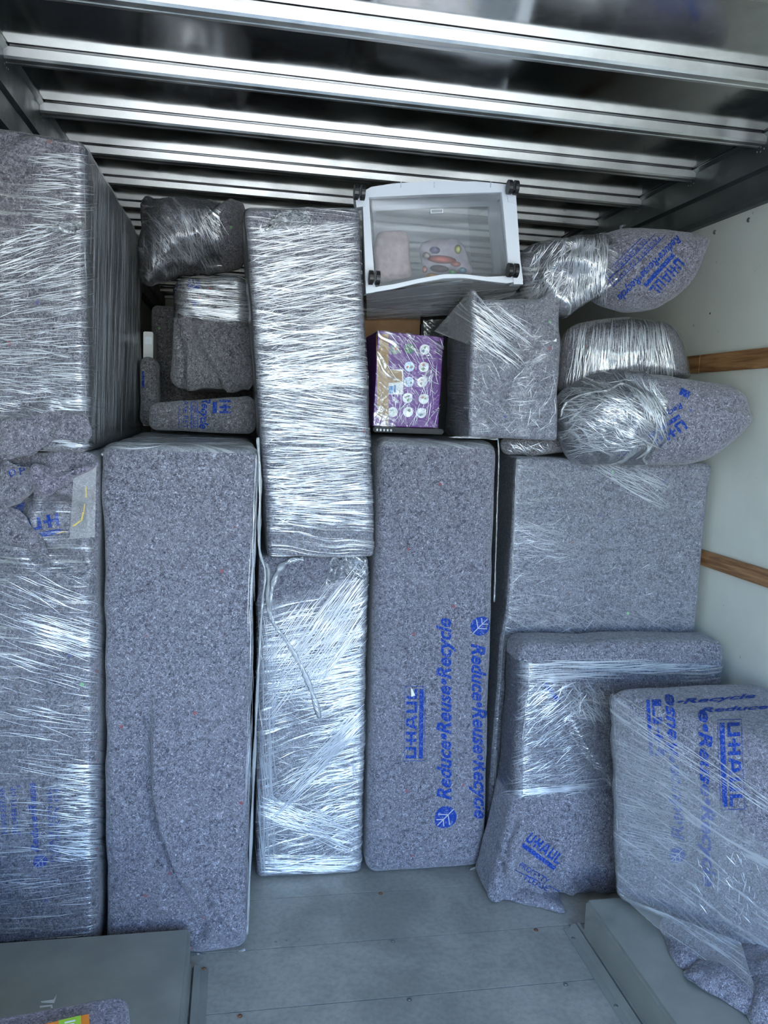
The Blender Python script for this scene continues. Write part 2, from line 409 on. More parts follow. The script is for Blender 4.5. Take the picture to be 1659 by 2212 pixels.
# ---- a soft box: eight corners, rounded edges, padded surface
class Soft:
    def __init__(s, corners, r=.03, step=.022, amp=.004, scale=5.0, seed=0, fn=None):
        # corners: front TL TR BR BL, back TL TR BR BL (front faces the camera)
        C = np.array(corners, float); s.C = C
        lx = (np.linalg.norm(C[1] - C[0]) + np.linalg.norm(C[2] - C[3])) / 2
        ly = np.mean([np.linalg.norm(C[i + 4] - C[i]) for i in range(4)])
        lz = (np.linalg.norm(C[0] - C[3]) + np.linalg.norm(C[1] - C[2])) / 2
        L = np.array([lx, ly, lz]); s.L = L; r = min(r, .45 * L.min())
        def coords(l, st=step):
            inner = max(2, int((l - 2 * r) / st)); h = l / 2
            return np.unique(np.round(np.concatenate([np.linspace(-h, -h + r, 5), np.linspace(-h + r, h - r, inner + 1), np.linspace(h - r, h, 5)]), 6))
        cx, cy, cz = coords(L[0]), coords(L[1], max(step, .035)), coords(L[2])
        pts = {}; V = []; F = []; UV = []; FID = []
        def vid(p):
            k = (round(p[0], 5), round(p[1], 5), round(p[2], 5))
            if k not in pts: pts[k] = len(V); V.append(p)
            return pts[k]
        hx, hy, hz = L / 2
        def face(A, B, mk, uvf, flip, fid):
            idx = [[vid(mk(a, b)) for b in B] for a in A]
            for i in range(len(A) - 1):
                for j in range(len(B) - 1):
                    q = [(i, j), (i + 1, j), (i + 1, j + 1), (i, j + 1)]
                    if flip: q = q[::-1]
                    F.append([idx[a][b] for a, b in q]); FID.append(fid)
                    for a, b in q: UV.append(uvf(A[a], B[b]))
        face(cx, cz, lambda a, b: (a, -hy, b), lambda a, b: (a, b), False, 0)
        face(cx, cz, lambda a, b: (a, hy, b), lambda a, b: (-a + 5, b), True, 1)
        face(cy, cz, lambda a, b: (-hx, a, b), lambda a, b: (-hx - (a + hy), b), True, 2)
        face(cy, cz, lambda a, b: (hx, a, b), lambda a, b: (hx + (a + hy), b), False, 3)
        face(cx, cy, lambda a, b: (a, b, hz), lambda a, b: (a, hz + b + hy), False, 4)
        face(cx, cy, lambda a, b: (a, b, -hz), lambda a, b: (a, -hz - b - hy), True, 5)
        P = np.array(V); inner = np.clip(P, -(L / 2 - r), L / 2 - r); D = P - inner
        nn = np.linalg.norm(D, axis=1, keepdims=True); D = D / nn; Q = inner + D * r
        T = Q / (L / 2); s.T = T
        X, Y, Z = (T[:, i:i + 1] for i in range(3))
        def tri(a, b, c, d, e, f, g, h):
            fr = ((1 - X) * (1 + Z) * a + (1 + X) * (1 + Z) * b + (1 + X) * (1 - Z) * c + (1 - X) * (1 - Z) * d) / 4
            bk = ((1 - X) * (1 + Z) * e + (1 + X) * (1 + Z) * f + (1 + X) * (1 - Z) * g + (1 - X) * (1 - Z) * h) / 4
            return fr * (1 - Y) / 2 + bk * (1 + Y) / 2
        Wp = tri(*C)
        ex = C[1] - C[0] + C[2] - C[3]; ey = C[4] - C[0] + C[5] - C[1]; ez = C[0] - C[3] + C[1] - C[2]
        B = np.stack([e / np.linalg.norm(e) for e in (ex, ey, ez)]); Nn = D @ B; Nn /= np.linalg.norm(Nn, axis=1, keepdims=True)
        s.bottom = min(C[:, 2].min(), 9)
        Wp = Wp + Nn * (amp * (fbm(Wp, scale, seed) - .2))[:, None]
        if fn is not None: Wp = fn(Wp, Nn, T)
        low = C[[2, 3, 6, 7], 2].min(); Wp[:, 2] = np.maximum(Wp[:, 2], low)
        s.V, s.N, s.F, s.UV, s.FID = Wp, Nn, F, UV, FID
    def build(s, name, mat, parent):
        s.obj = mesh_obj(name, s.V, s.F, mat, parent, s.UV); s.bvh = BVHTree.FromPolygons([tuple(v) for v in s.V], s.F); return s.obj
    def shell(s, name, mat, parent, keep=None, off=.003, ripple=.0015, seed=3):
        V = s.V + s.N * (off + ripple * fbm(s.V, 22, seed))[:, None]
        if s.V[:, 2].min() < .2: V[:, 2] = np.maximum(V[:, 2], s.V[:, 2].min())
        Fs = []; uv = []; k = 0
        for f, fid in zip(s.F, s.FID):
            c = s.V[f].mean(0)
            if keep is None or keep(c, fid): Fs.append(f); uv += s.UV[k:k + len(f)]
            k += len(f)
        used = sorted({i for f in Fs for i in f}); mp = {o: i for i, o in enumerate(used)}
        return mesh_obj(name, V[used], [[mp[i] for i in f] for f in Fs], mat, parent, uv)

# ---- a stuffed shape: outline given in (x, z) at depth Y, inflated front and back
class Puff:
    def __init__(s, outline, Y, tf, tb, n=96, rings=26, p=2.4, amp=.01, scale=6, seed=0, fn=None, center=None, lean=0.0):
        O = spline(outline, n, True); c = O.mean(0) if center is None else np.array(center)
        V = []; UV0 = []
        F = []
        rr = np.sin(np.linspace(0, 1, rings) * math.pi / 2)
        def ring(rho, sgn):
            q = c + (O - c) * rho
            t = (1 - rho ** p) ** (1 / 2.0)
            y = Y + (sgn * (tf if sgn < 0 else tb)) * t + lean * (q[:, 1] - c[1])
            return np.stack([q[:, 0], np.broadcast_to(y, (n,)), q[:, 1]], 1)
        fr = [ring(r_, -1) for r_ in rr[1:]]
        bk = [ring(r_, 1) for r_ in rr[1:-1]]
        V.append((c[0], Y - tf, c[1])); V.append((c[0], Y + tb, c[1]))
        base_f = 2
        for q in fr: V += q.tolist()
        base_b = len(V)
        for q in bk: V += q.tolist()
        for i in range(n): F.append([0, base_f + (i + 1) % n, base_f + i]); F.append([1, base_b + i, base_b + (i + 1) % n])
        for k in range(len(fr) - 1):
            for i in range(n):
                a = base_f + k * n + i; b_ = base_f + k * n + (i + 1) % n; F.append([a, b_, b_ + n, a + n])
        for k in range(len(bk) - 1):
            for i in range(n):
                a = base_b + k * n + i; b_ = base_b + k * n + (i + 1) % n; F.append([a + n, b_ + n, b_, a])
        last_f = base_f + (len(fr) - 1) * n; last_b = base_b + (len(bk) - 1) * n
        for i in range(n): F.append([last_b + i, last_f + i, last_f + (i + 1) % n, last_b + (i + 1) % n])
        V = np.array(V, float)
        me = bpy.data.meshes.new('tmp'); me.from_pydata(V.tolist(), [], F); me.update()
        Nn = np.zeros(len(V) * 3); me.vertices.foreach_get('normal', Nn); Nn = Nn.reshape(-1, 3); bpy.data.meshes.remove(me)
        if (Nn[0] @ [0, -1, 0]) < 0: Nn = -Nn; F = [f[::-1] for f in F]
        low = V[:, 2].min()
        V = V + Nn * (amp * fbm(V, scale, seed))[:, None]
        if fn is not None: V = fn(V, Nn, None)
        V[:, 2] = np.maximum(V[:, 2], low)
        s.V, s.N, s.F = V, Nn, F; s.FID = [0] * len(F); s.UV = [(V[i, 0], V[i, 2]) for f in F for i in f]
    build = Soft.build; shell = Soft.shell

def opx(px, Y):
    return [(lambda q: (q[0], q[2]))(at(p, Y)) for p in px]
def crease(pts_px, Y, width, height, offset=0.0, sharp=False):
    """a fold: displacement along the normal around a polyline traced on the face"""
    L = np.array(opx(pts_px, Y))
    def d(V):
        q = V[:, [0, 2]]; best = np.full(len(V), 9.0)
        for a, b in zip(L[:-1], L[1:]):
            ab = b - a; t = np.clip(((q - a) @ ab) / (ab @ ab), 0, 1); pr = a + t[:, None] * ab
            sgn = np.sign(ab[0] * (q[:, 1] - a[1]) - ab[1] * (q[:, 0] - a[0]))
            di = np.linalg.norm(q - pr, axis=1) * sgn
            best = np.where(np.abs(di) < np.abs(best), di, best)
        return height * np.exp(-(best / width) ** 2) - (height * .8 * np.exp(-((best - width * 1.3) / (width * .7)) ** 2) if sharp else 0)
    return d
def fold(pts_px, Y, width, height, cliff=.006):
    """a one-sided fold: rises sharply on the left of the line, falls off slowly on its right, with a tuck at the foot"""
    L = np.array(opx(pts_px, Y))
    def d(V):
        q = V[:, [0, 2]]; best = np.full(len(V), 9.0); end = np.ones(len(V))
        n = len(L) - 1
        for k, (a, b) in enumerate(zip(L[:-1], L[1:])):
            ab = b - a; t = np.clip(((q - a) @ ab) / (ab @ ab), 0, 1); pr = a + t[:, None] * ab
            sgn = np.sign(ab[0] * (q[:, 1] - a[1]) - ab[1] * (q[:, 0] - a[0]))
            di = np.linalg.norm(q - pr, axis=1) * np.where(sgn == 0, 1, sgn)
            m = np.abs(di) < np.abs(best); best = np.where(m, di, best)
            g = (k + t) / n; end = np.where(m, np.clip(np.minimum(g, 1 - g) * 5, 0, 1), end)
        up = np.where(best > 0, np.exp(-best / width), np.exp(-(best / cliff) ** 2))
        return end * (height * up - height * .55 * np.exp(-((best + cliff * 2) / (cliff * 1.6)) ** 2))
    return d
def front_only(V, N_, dz):
    return V + N_ * (dz * np.clip(-N_[:, 1] * 1.5, 0, 1))[:, None]

# ---- flat print stamped onto a surface
_txt = {}
def text_poly(s, shear=0.0, bold=0.0, sx=1.0, space=1.0):
    key = (s, shear, bold, sx, space)
    if key in _txt: return _txt[key]
    c = bpy.data.curves.new('t', 'FONT'); c.body = s; c.shear = shear; c.offset = bold; c.size = 1.4; c.space_character = space; c.resolution_u = 2
    o = bpy.data.objects.new('t', c); COL.objects.link(o)
    dg = bpy.context.evaluated_depsgraph_get(); ev = o.evaluated_get(dg); me = ev.to_mesh()
    V = [(v.co.x * sx, v.co.y) for v in me.vertices]; F = [list(p.vertices) for p in me.polygons]
    ev.to_mesh_clear(); bpy.data.objects.remove(o); bpy.data.curves.remove(c)
    x0 = min(v[0] for v in V); V = [(x - x0, y) for x, y in V]
    _txt[key] = (V, F, max(v[0] for v in V)); return _txt[key]
def rects(rs):
    V = []; F = []
    for q in rs:
        k = len(V)
        if len(q) == 4 and not hasattr(q[0], '__len__'): x0, y0, x1, y1 = q; q = [(x0, y0), (x1, y0), (x1, y1), (x0, y1)]
        V += list(q); F.append(list(range(k, k + len(q))))
    return V, F
def frame2d(x0, y0, x1, y1, t): return [(x0, y0, x1, y0 + t), (x0, y1 - t, x1, y1), (x0, y0, x0 + t, y1), (x1 - t, y0, x1, y1)]
T_ = .23
def logo(outline=True, upto=6):
    L = [[(0, 0, T_, 1), (0, 0, .85, T_), (.85 - T_, 0, .85, 1)],
         [(.98, .38, 2.0, .62), (1.24, 0, 1.47, 1), (1.77, 0, 2.0, 1)],
         [[(2.14, 0), (2.40, 0), (2.66, 1), (2.44, 1)], [(2.98, 0), (3.24, 0), (2.94, 1), (2.72, 1)], (2.36, .22, 3.02, .42), (2.44, .8, 2.94, 1)],
         [(3.4, 0, 3.4 + T_, 1), (3.4, 0, 4.25, T_), (4.25 - T_, 0, 4.25, 1)],
         [(4.45, 0, 4.45 + T_, 1), (4.45, 0, 5.2, T_)]]
    r = [q for l in L[:upto] for q in l]
    end = [.85, 2.0, 3.24, 4.25, 5.2, 5.2][min(upto, 6) - 1]
    r.append((0, -.62, end, -.22))
    if outline: r += frame2d(-.2, -.78, 5.4, 1.16, .035)
    return rects(r)
def leaf2d():
    n = 28; V = [(0, 0)]; 
    for i in range(n):
        a = 2 * math.pi * i / n; r = 1 + .22 * max(0, math.cos(a - math.pi * .75)) ** 6
        V.append((r * math.cos(a), r * math.sin(a)))
    return V, [[0, 1 + i, 1 + (i + 1) % n] for i in range(n)]
def veins2d():
    r = []
    def ln(a, b, t=.045):
        d = Vector((b[0] - a[0], b[1] - a[1])); nn = Vector((-d.y, d.x)).normalized() * t
        r.append([(a[0] - nn.x, a[1] - nn.y), (b[0] - nn.x, b[1] - nn.y), (b[0] + nn.x, b[1] + nn.y), (a[0] + nn.x, a[1] + nn.y)])
    ln((-.8, .8), (.75, -.75)); ln((-.25, .25), (-.25, .9)); ln((.2, -.2), (.25, .75)); ln((-.25, .25), (-.9, .2)); ln((.2, -.2), (-.75, -.35))
    return rects(r)
def stamp(surf, name, poly, org, ux, uy, parent, mat=None, off=.0016, cell=11, label=None):
    V, F = poly[0], poly[1]; org = np.array(org, float); ux = np.array(ux, float); uy = np.array(uy, float)
    bm = bmesh.new()
    vs = [bm.verts.new(Vector((*(org + ux * x + uy * y), 0))) for x, y in V]
    for f in F:
        try: bm.faces.new([vs[i] for i in f])
        except ValueError: pass
    for ax in (0, 1):
        cs = [v.co[ax] for v in bm.verts]; lo, hi = min(cs), max(cs); k = math.ceil(lo / cell)
        while k * cell < hi:
            co = Vector((0, 0, 0)); co[ax] = k * cell; no = Vector((0, 0, 0)); no[ax] = 1
            bmesh.ops.bisect_plane(bm, geom=list(bm.verts) + list(bm.edges) + list(bm.faces), dist=1e-4, plane_co=co, plane_no=no); k += 1
    eye = Vector((0, 0, EYE)); kill = []
    for v in bm.verts:
        d = Vector(ray((v.co.x, v.co.y))); h, nrm, _, _ = surf.bvh.ray_cast(eye, d)
        if h is None: kill.append(v); continue
        if nrm.dot(d) > 0: nrm = -nrm
        v.co = h + nrm * off
    bmesh.ops.delete(bm, geom=kill, context='VERTS')
    bad = [f for f in bm.faces if max((e.calc_length() for e in f.edges), default=0) > .06]
    bmesh.ops.delete(bm, geom=bad, context='FACES')
    bm.verts.index_update()
    Vv = [tuple(v.co) for v in bm.verts]; Ff = []
    for f in bm.faces:
        q = [v.index for v in f.verts]
        d = Vector(ray((0, 0)))
        if f.normal.dot(f.calc_center_median() - eye) > 0: q = q[::-1]
        Ff.append(q)
    bm.free()
    if not Ff: return None
    return mesh_obj(name, Vv, Ff, mat or M['print'], parent, smooth=False, label=label)
def lettering(surf, s, a, b, hgt, parent, shear=.30, bold=.04, name='printed_words', label=None, leaf=None):
    """words from pixel a (start of baseline) to b (end), cap height hgt px"""
    V, F, w = text_poly(s, shear, bold); a = np.array(a, float); b = np.array(b, float)
    d = (b - a); u = d / np.linalg.norm(d); up = np.array([u[1], -u[0]]) * hgt
    return stamp(surf, name, (V, F), a, d / w, up, parent, label=label)
def logo_at(surf, a, b, hgt, parent, outline=True, upto=5, full=5.2):
    a = np.array(a, float); b = np.array(b, float); d = (b - a); u = d / np.linalg.norm(d); up = np.array([u[1], -u[0]]) * hgt
    return stamp(surf, 'printed_logo', logo(outline, upto), a, d / full, up, parent)
def leaf_at(surf, c, r, d, parent):
    d = np.array(d, float); d /= np.linalg.norm(d); up = np.array([d[1], -d[0]])
    o = stamp(surf, 'printed_leaf', leaf2d(), c, d * r, up * r, parent)
    stamp(surf, 'leaf_vein', veins2d(), c, d * r, up * r, o if o else parent, M['vein'], off=.0022)

# ---- stretched ridges of film lying on a surface, traced by direction
def strands(surf, quad, n, ang, length, parent, seed=0, jit=.12, width=(.0006, .0016), off=.005, curve=.12, name='film_ridges', fan=None, mat=None):
    rng = random.Random(seed); Q = np.array(quad, float); eye = Vector((0, 0, EYE)); V = []; F = []
    for _ in range(n):
        u, v = rng.random(), rng.random()
        p = (1 - v) * ((1 - u) * Q[0] + u * Q[1]) + v * ((1 - u) * Q[3] + u * Q[2])
        a = (ang(u, v) if callable(ang) else ang) + rng.gauss(0, jit); ln = length * (.35 + 1.1 * rng.random()); cv = rng.gauss(0, curve) / max(ln, 1)
        w = rng.uniform(*width); m = 9; pts = []
        aa = a - cv * ln / 2; q = p - np.array([math.cos(a), math.sin(a)]) * ln / 2
        for i in range(m):
            d = Vector(ray(q)); h, nrm, _, _ = surf.bvh.ray_cast(eye, d)
            if h is not None:
                if nrm.dot(d) > 0: nrm = -nrm
                if pts and (h - pts[-1][0]).length > .09: break
                pts.append((h, nrm))
            elif pts: break
            q = q + np.array([math.cos(aa), math.sin(aa)]) * ln / (m - 1); aa += cv * ln / (m - 1)
        if len(pts) < 3: continue
        k = len(V)
        for i, (h, nrm) in enumerate(pts):
            t = (pts[min(i + 1, len(pts) - 1)][0] - pts[max(i - 1, 0)][0]); sd_ = t.cross(nrm)
            if sd_.length < 1e-9: sd_ = nrm.orthogonal()
            sd_.normalize(); ww = w * (math.sin(math.pi * (i + .35) / (len(pts) - .3)) + .08)
            b0 = h + nrm * (off - .001)
            V += [tuple(b0 - sd_ * ww), tuple(b0 + nrm * ww * .9), tuple(b0 + sd_ * ww)]
        for i in range(len(pts) - 1):
            a0 = k + i * 3; F += [[a0, a0 + 1, a0 + 4, a0 + 3], [a0 + 1, a0 + 2, a0 + 5, a0 + 4]]
    if not F: return None
    o = mesh_obj(name, V, F, mat or M['strand'], parent); o['kind'] = 'stuff'; return o

def quad_box(px, Y, depth, z0=None, dback=(0, 0)):
    """front TL TR BR BL pixels at depth(s) Y -> eight corners"""
    Ys = Y if hasattr(Y, '__len__') else [Y] * 4
    C = [at(p, y) for p, y in zip(px, Ys)]
    if z0 is not None:
        for i in (2, 3): C[i][2] = z0
    B = [c + np.array([dback[0], depth, dback[1] if i < 2 else 0]) for i, c in enumerate(C)]
    return C + B

# ================================================================== THE TRUCK
XL, XR, YF, ZC = -0.69, 1.70, 7.4, 2.535
flo = struct(box('floor', (XL, DOOR_Y, -.08), (XR, YF, -.012), M['seam']))
# deck plates laid across, with recessed joints, and the bolts that hold them
SEAM0, SP = 2.4875, .2465
k = -15
while SEAM0 + k * SP < YF:
    y0 = max(DOOR_Y, SEAM0 + k * SP + .0012); y1 = min(YF, SEAM0 + (k + 1) * SP - .0012)
    if y1 > y0 + .01: box('deck_plate', (XL, y0, -.012), (XR, y1, 0), M['floor'], flo, .0008)
    k += 1
for p in ((822, 1930), (849, 2034), (1158, 2009), (884, 2160), (1222, 2127), (518, 2195)):
    c = onz(p, 0); V, F = join([cyl((c[0], c[1], -.002), (0, 0, 1), .0075, .003, 14), dome((c[0], c[1], .001), (0, 0, 1), .0045, .002, 10)])
    mesh_obj('deck_bolt', V, F, M['rust'] if p[0] in (822, 1158, 518) else M['steel'], flo, smooth=False)
for p in ((619, 2032), (647, 2030), (596, 2035)):
    c = onz(p, 0); V, F = cyl((c[0], c[1], -.001), (0, 0, 1), .004, .0022, 10); mesh_obj('deck_bolt', V, F, M['steel'], flo, smooth=False)

wr = struct(box('wall_right', (XR, DOOR_Y, -.08), (XR + .06, YF, 2.62), M['wall']))
wlft = struct(box('wall_left', (XL - .06, DOOR_Y, -.08), (XL, YF, 2.62), M['wall']))
wf = struct(box('wall_front', (XL - .06, YF, -.08), (XR + .06, YF + .06, 2.62), M['wall']))
hd = struct(box('wall_rear', (XL - .06, DOOR_Y - .06, 2.28), (XR + .06, DOOR_Y, 2.62), M['outer']))
gr = struct(box('ground', (-30, -45, -1.06), (31, 25, -.96), M['concrete']))
ce = struct(box('ceiling', (XL - .06, DOOR_Y, 2.56), (XR + .06, YF, 2.62), M['outer']))
RIB0, RSP = 2.437, .4085
ys = [RIB0 + RSP * i for i in range(-9, 13)]
for i in range(len(ys) - 1):
    y0, y1 = ys[i] + .03, ys[i + 1] + .03
    box('ceiling_sheet', (XL, y0 + .001, ZC), (XR, y1 - .001, ZC + .004), M['alu'], ce)
for y in ys:
    pr = [(y, ZC - .005), (y, 2.506), (y + .005, 2.5), (y + .018, 2.5), (y + .02, 2.502), (y + .034, 2.502), (y + .036, 2.5), (y + .048, 2.5), (y + .054, 2.506), (y + .056, ZC - .0005), (y + .012, ZC - .0005), (y + .010, ZC - .005)]
    V, F = prism(pr, XL + .05, XR - .05); mesh_obj('ceiling_rib', V, F, M['rib'], ce, smooth=False)
for sx, nm in ((1, 'trim_1'), (-1, 'trim_2')):
    xi = 1.642 if sx > 0 else -.632; xw = XR if sx > 0 else XL
    prof = [(xw, 2.335), (xi + sx * .035, 2.335), (xi + sx * .012, 2.345), (xi + sx * .012, 2.42), (xi, 2.43), (xi, 2.52), (xi - sx * .012, 2.53), (xi - sx * .012, 2.534), (xw, 2.534)]
    V, F = prism(prof, DOOR_Y, YF, 'y'); tr = struct(mesh_obj(nm, V, F, M['rail'], None, smooth=False))
    for y in ys:
        for dy in (.01, .028, .046):
            for z in (2.502, 2.488):
                V, F = dome((xi, y + dy, z - (.004 if dy == .028 else 0)), (-sx, 0, 0), .0032, .002, 8); mesh_obj('rivet', V, F, M['steel'], tr)
# wooden rub rails and screws on the right-hand wall
for z0, z1 in ((1.796, 1.861), (1.093, 1.149), (.45, .51)):
    for y0, y1 in ((DOOR_Y + .1, .9), (.903, 2.776), (2.779, 4.9)):
        sl = box('wood_slat', (XR - .017, y0, z0), (XR, y1, z1), M['wood'], wr, .002)
        yy = y0 + .08
        while yy < y1:
            V, F = dome((XR - .0168, yy, (z0 + z1) / 2), (-1, 0, 0), .006, .0015, 10); mesh_obj('screw', V, F, M['rust'], sl); yy += .62
for z0, z1 in ((1.796, 1.861), (1.093, 1.149), (.45, .51)):
    box('wood_slat', (XL, DOOR_Y + .1, z0), (XL + .012, 2.0, z1), M['wood'], wlft, .002)
for y in np.arange(1.985, 4.5, .199):
    V, F = dome((XR, y, 2.302), (-1, 0, 0), .0085, .005, 12); mesh_obj('wall_screw', V, F, M['steel'], wr)
c = onx((1534, 677), XR); V, F = cyl((XR - .0004, c[1], c[2]), (-1, 0, 0), .004, .0005, 10); mesh_obj('blue_mark', V, F, M['print'], wr, smooth=False)

# wheel wells: sheet boxes with a screwed flange along the deck
WZ, WE = .12, 2.19
def well(name, x0, x1, sx, label):
    t = thing(name, ((x0 + x1) / 2, .9, 0), label, 'wheel well')
    xe = x1 if sx < 0 else x0      # inner face (towards the aisle)
    V, F = boxmesh((x0, -.2, .0), (x1, WE, WZ), .008); mesh_obj('cover_sheet', V, F, M['well'], t, smooth=False)
    d = -1 if sx > 0 else 1
    pr = [(xe, .0002), (xe + d * .052, .0002), (xe + d * .052, .003), (xe + d * .03, .004), (xe + d * .026, .016), (xe + d * .012, .018), (xe + d * .008, .006), (xe + d * .004, .022), (xe, .022)]
    V, F = prism(pr, -.2, WE + (.03 if sx > 0 else -.02), 'y'); mesh_obj('flange', V, F, M['well'], t, smooth=False)
    for y in np.arange(2.17, .5, -.29):
        V, F = dome((xe + d * .04, y, .0028), (0, 0, 1), .007, .003, 10); mesh_obj('flange_screw', V, F, M['rust'] if sx < 0 else M['steel'], t)
    return t
wel = well('wheel_well', XL, -.103, -1, 'steel wheel well cover beside the cargo wrapped without any lettering')
wer = well('wheel_well', 1.098, XR, 1, 'steel wheel well cover below the lettered parcel by the white wall')
wel['label'] = 'grey steel wheel well cover under the orange packet'
wer['label'] = 'grey steel wheel well cover under the crumpled pads by the white wall'
# two chevron marks on the left cover
for pts in (((88, 2163), (116, 2159), (123, 2147), (119, 2161), (117, 2167), (90, 2166)), ((86, 2173), (113, 2170), (114, 2178), (110, 2178), (109, 2174), (86, 2177))):
    V = [onz(p, WZ + .0006) for p in pts] + [onz(p, WZ + .0001) for p in pts]; n = len(pts)
    F = [list(range(n)), list(range(2 * n - 1, n - 1, -1))] + [[i, n + i, n + (i + 1) % n, (i + 1) % n] for i in range(n)]
    mesh_obj('chevron_mark', V, F, M['label'], wel, smooth=False)

# ================================================================== THE CARGO
def crumple(z0, z1, amp, scale, seed, xr=None):
    def fn(V, N_, T):
        w = np.clip((V[:, 2] - z0) / max(1e-6, (z1 - z0)), 0, 1)
        return front_only(V, N_, w * amp * (ridged(V, scale, seed) - .6))
    return fn
def sheet(name, px, Ys, mat, parent, n=14, amp=.004, seed=1, bow=0.0):
    """a free sheet of film spanned between four points"""
    C = [at(p, y) for p, y in zip(px, Ys)]; V = []; F = []; uv = []
    for i in range(n + 1):
        for j in range(n + 1):
            u, v = j / n, i / n
            q = (1 - v) * ((1 - u) * C[0] + u * C[1]) + v * ((1 - u) * C[3] + u * C[2])
            q = q + np.array([0, bow * math.sin(math.pi * u) * math.sin(math.pi * v), 0]); V.append(q)
    V = np.array(V); V[:, 1] += amp * fbm(V, 14, seed)
    lx = np.linalg.norm(C[1] - C[0]); lz = np.linalg.norm(C[3] - C[0])
    for i in range(n):
        for j in range(n):
            q = [i * (n + 1) + j, (i + 1) * (n + 1) + j, (i + 1) * (n + 1) + j + 1, i * (n + 1) + j + 1]; F.append(q)
            uv += [((k % (n + 1)) / n * lx, -(k // (n + 1)) / n * lz) for k in q]
    return mesh_obj(name, V, F, mat, parent, uv)
def rope(name, surf, px, r, parent, n=60, off=.004, Y=None, seed=0, mat=None, flat=.6):
    P = spline(px, n); pts = []; eye = Vector((0, 0, EYE))
    for p in P:
        d = Vector(ray(p)); h = None
        if surf is not None:
            h, nrm, _, _ = surf.bvh.ray_cast(eye, d)
            if h is not None: h = h - d * off
        if h is None:
            if Y is None: continue
            h = Vector(at(p, Y))
        pts.append(h)
    rr = [r * (.55 + .6 * abs(math.sin(i * .37 + seed)) * (.6 + .4 * math.sin(i * .11))) for i in range(len(pts))]
    V, F, uv = tube(pts, rr, 7, flat=flat, wob=.25, seed=seed)
    return mesh_obj(name, V, F, mat or M['film_edge'], parent, uv)
def base_of(C): 
    C = np.array(C); return (C[:, 0].mean(), C[:, 1].mean(), C[:, 2].min())

# ---- box 2: the tall pad-wrapped piece beside the left wheel well
C2 = quad_box(((217, 958), (557, 952), (535, 2060), (226, 2060)), 2.235, 1.3, 0.0)
Z2 = float(min(C2[0][2], C2[1][2])); 
for i in (0, 1, 4, 5): C2[i][2] = Z2
t2 = thing('wrapped_furniture', base_of(C2), 'tall plain pad-wrapped piece without lettering, standing behind the wheel well cover', 'wrapped furniture')
cr = [fold(((332, 1480), (332, 1620), (334, 1700), (348, 1785), (385, 1885), (445, 1990)), 2.235, .045, .045),
      fold(((450, 1940), (480, 1975), (528, 2030)), 2.235, .03, .03), crease(((345, 1700), (350, 1900), (350, 2000)), 2.235, .03, .006),
      fold(((455, 1985), (450, 2015), (436, 2028), (415, 2030)), 2.235, .02, .035), crease(((240, 985), (390, 972), (545, 985)), 2.235, .02, .008)]
S2 = Soft(C2, .035, .0085, .010, 5, 2, lambda V, N_, T: front_only(V, N_, sum(c(V) for c in cr)))
b2 = S2.build('moving_pad', M['felt'], t2)
S2.shell('top_film', M['film_haze'], t2, lambda c, f: f == 4 or (c[2] > Z2 - .02), .006, .005)
rope('film_edge', S2, ((557, 945), (562, 1050), (560, 1180), (573, 1235), (567, 1300), (561, 1400), (551, 1600), (543, 1800), (534, 2020)), .0065, t2, 90, .003, 2.24, 1, M['film_loop'], .35)
strands(S2, ((226, 940), (548, 934), (552, 962), (224, 966)), 70, -.02, 140, t2, 5, .05, (.0006, .002), .008)
strands(S2, ((545, 960), (556, 960), (540, 1700), (530, 1700)), 30, 1.6, 160, t2, 6, .02, (.0006, .0016), .006)
rope('film_edge', S2, ((222, 985), (232, 962), (270, 946), (330, 936), (430, 932), (520, 938), (552, 950)), .008, t2, 60, .004, None, 4)
rope('film_edge', S2, ((425, 2060), (440, 2062), (500, 2060), (530, 2050)), .004, t2, 24, .003, 2.24, 3)

# ---- left lower and left upper pieces
XA = -.382
CB = [(-.672, 2.225, 1.462), (-.362, 2.225, 1.462), (-.362, 2.225, 0), (-.672, 2.225, 0), (-.672, 3.3, 1.462), (-.362, 3.3, 1.462), (-.362, 3.3, 0), (-.672, 3.3, 0)]
tB = thing('wrapped_furniture', base_of(CB), 'pad-wrapped piece with creased folds at its top and faint blue print low down', 'wrapped furniture')
crB = [fold(((215, 1262), (150, 1235), (80, 1215), (0, 1170)), 2.225, .06, .026), fold(((110, 1225), (50, 1165), (-10, 1090)), 2.225, .05, .024),
       crease(((75, 1060), (110, 1020), (150, 1005)), 2.225, .014, .014, sharp=True), crease(((0, 1310), (100, 1300)), 2.225, .02, .005)]
def fnB(V, N_, T):
    w = np.clip((V[:, 2] - 1.12) / .2, 0, 1)
    V = front_only(V, N_, w * .028 * (ridged(V, 7.5, 4) - .7)); return front_only(V, N_, sum(c(V) for c in crB))
SB = Soft(CB, .03, .014, .007, 5, 8, fnB); bB = SB.build('moving_pad', M['felt_warm'], tB)
SB.shell('stretch_film', M['film_h'], tB, lambda c, f: f == 0 and c[2] < 1.36, .003, .002)
def flap(px, Y, t, seed, parent, mat, p=3.2):
    P = Puff(opx(px, Y), Y, t, .004, 72, 18, p, .016, 16, seed, lambda V, N_, T: front_only(V, N_, .012 * (ridged(V, 11, seed) - .8)))
    return P, P.build('pad_fold', mat, parent)
PB, pb = flap(((3, 998), (40, 1003), (74, 1010), (79, 1045), (55, 1074), (3, 1097)), 2.195, .045, 5, tB, M['felt_warm'])
flap(((76, 1006), (130, 1020), (206, 998), (207, 1012), (140, 1046), (84, 1078), (70, 1050)), 2.2, .032, 7, tB, M['felt_mauve'])
flap(((3, 1092), (50, 1110), (85, 1150), (110, 1205), (60, 1190), (3, 1160)), 2.21, .022, 9, tB, M['felt_warm'], 2.2)
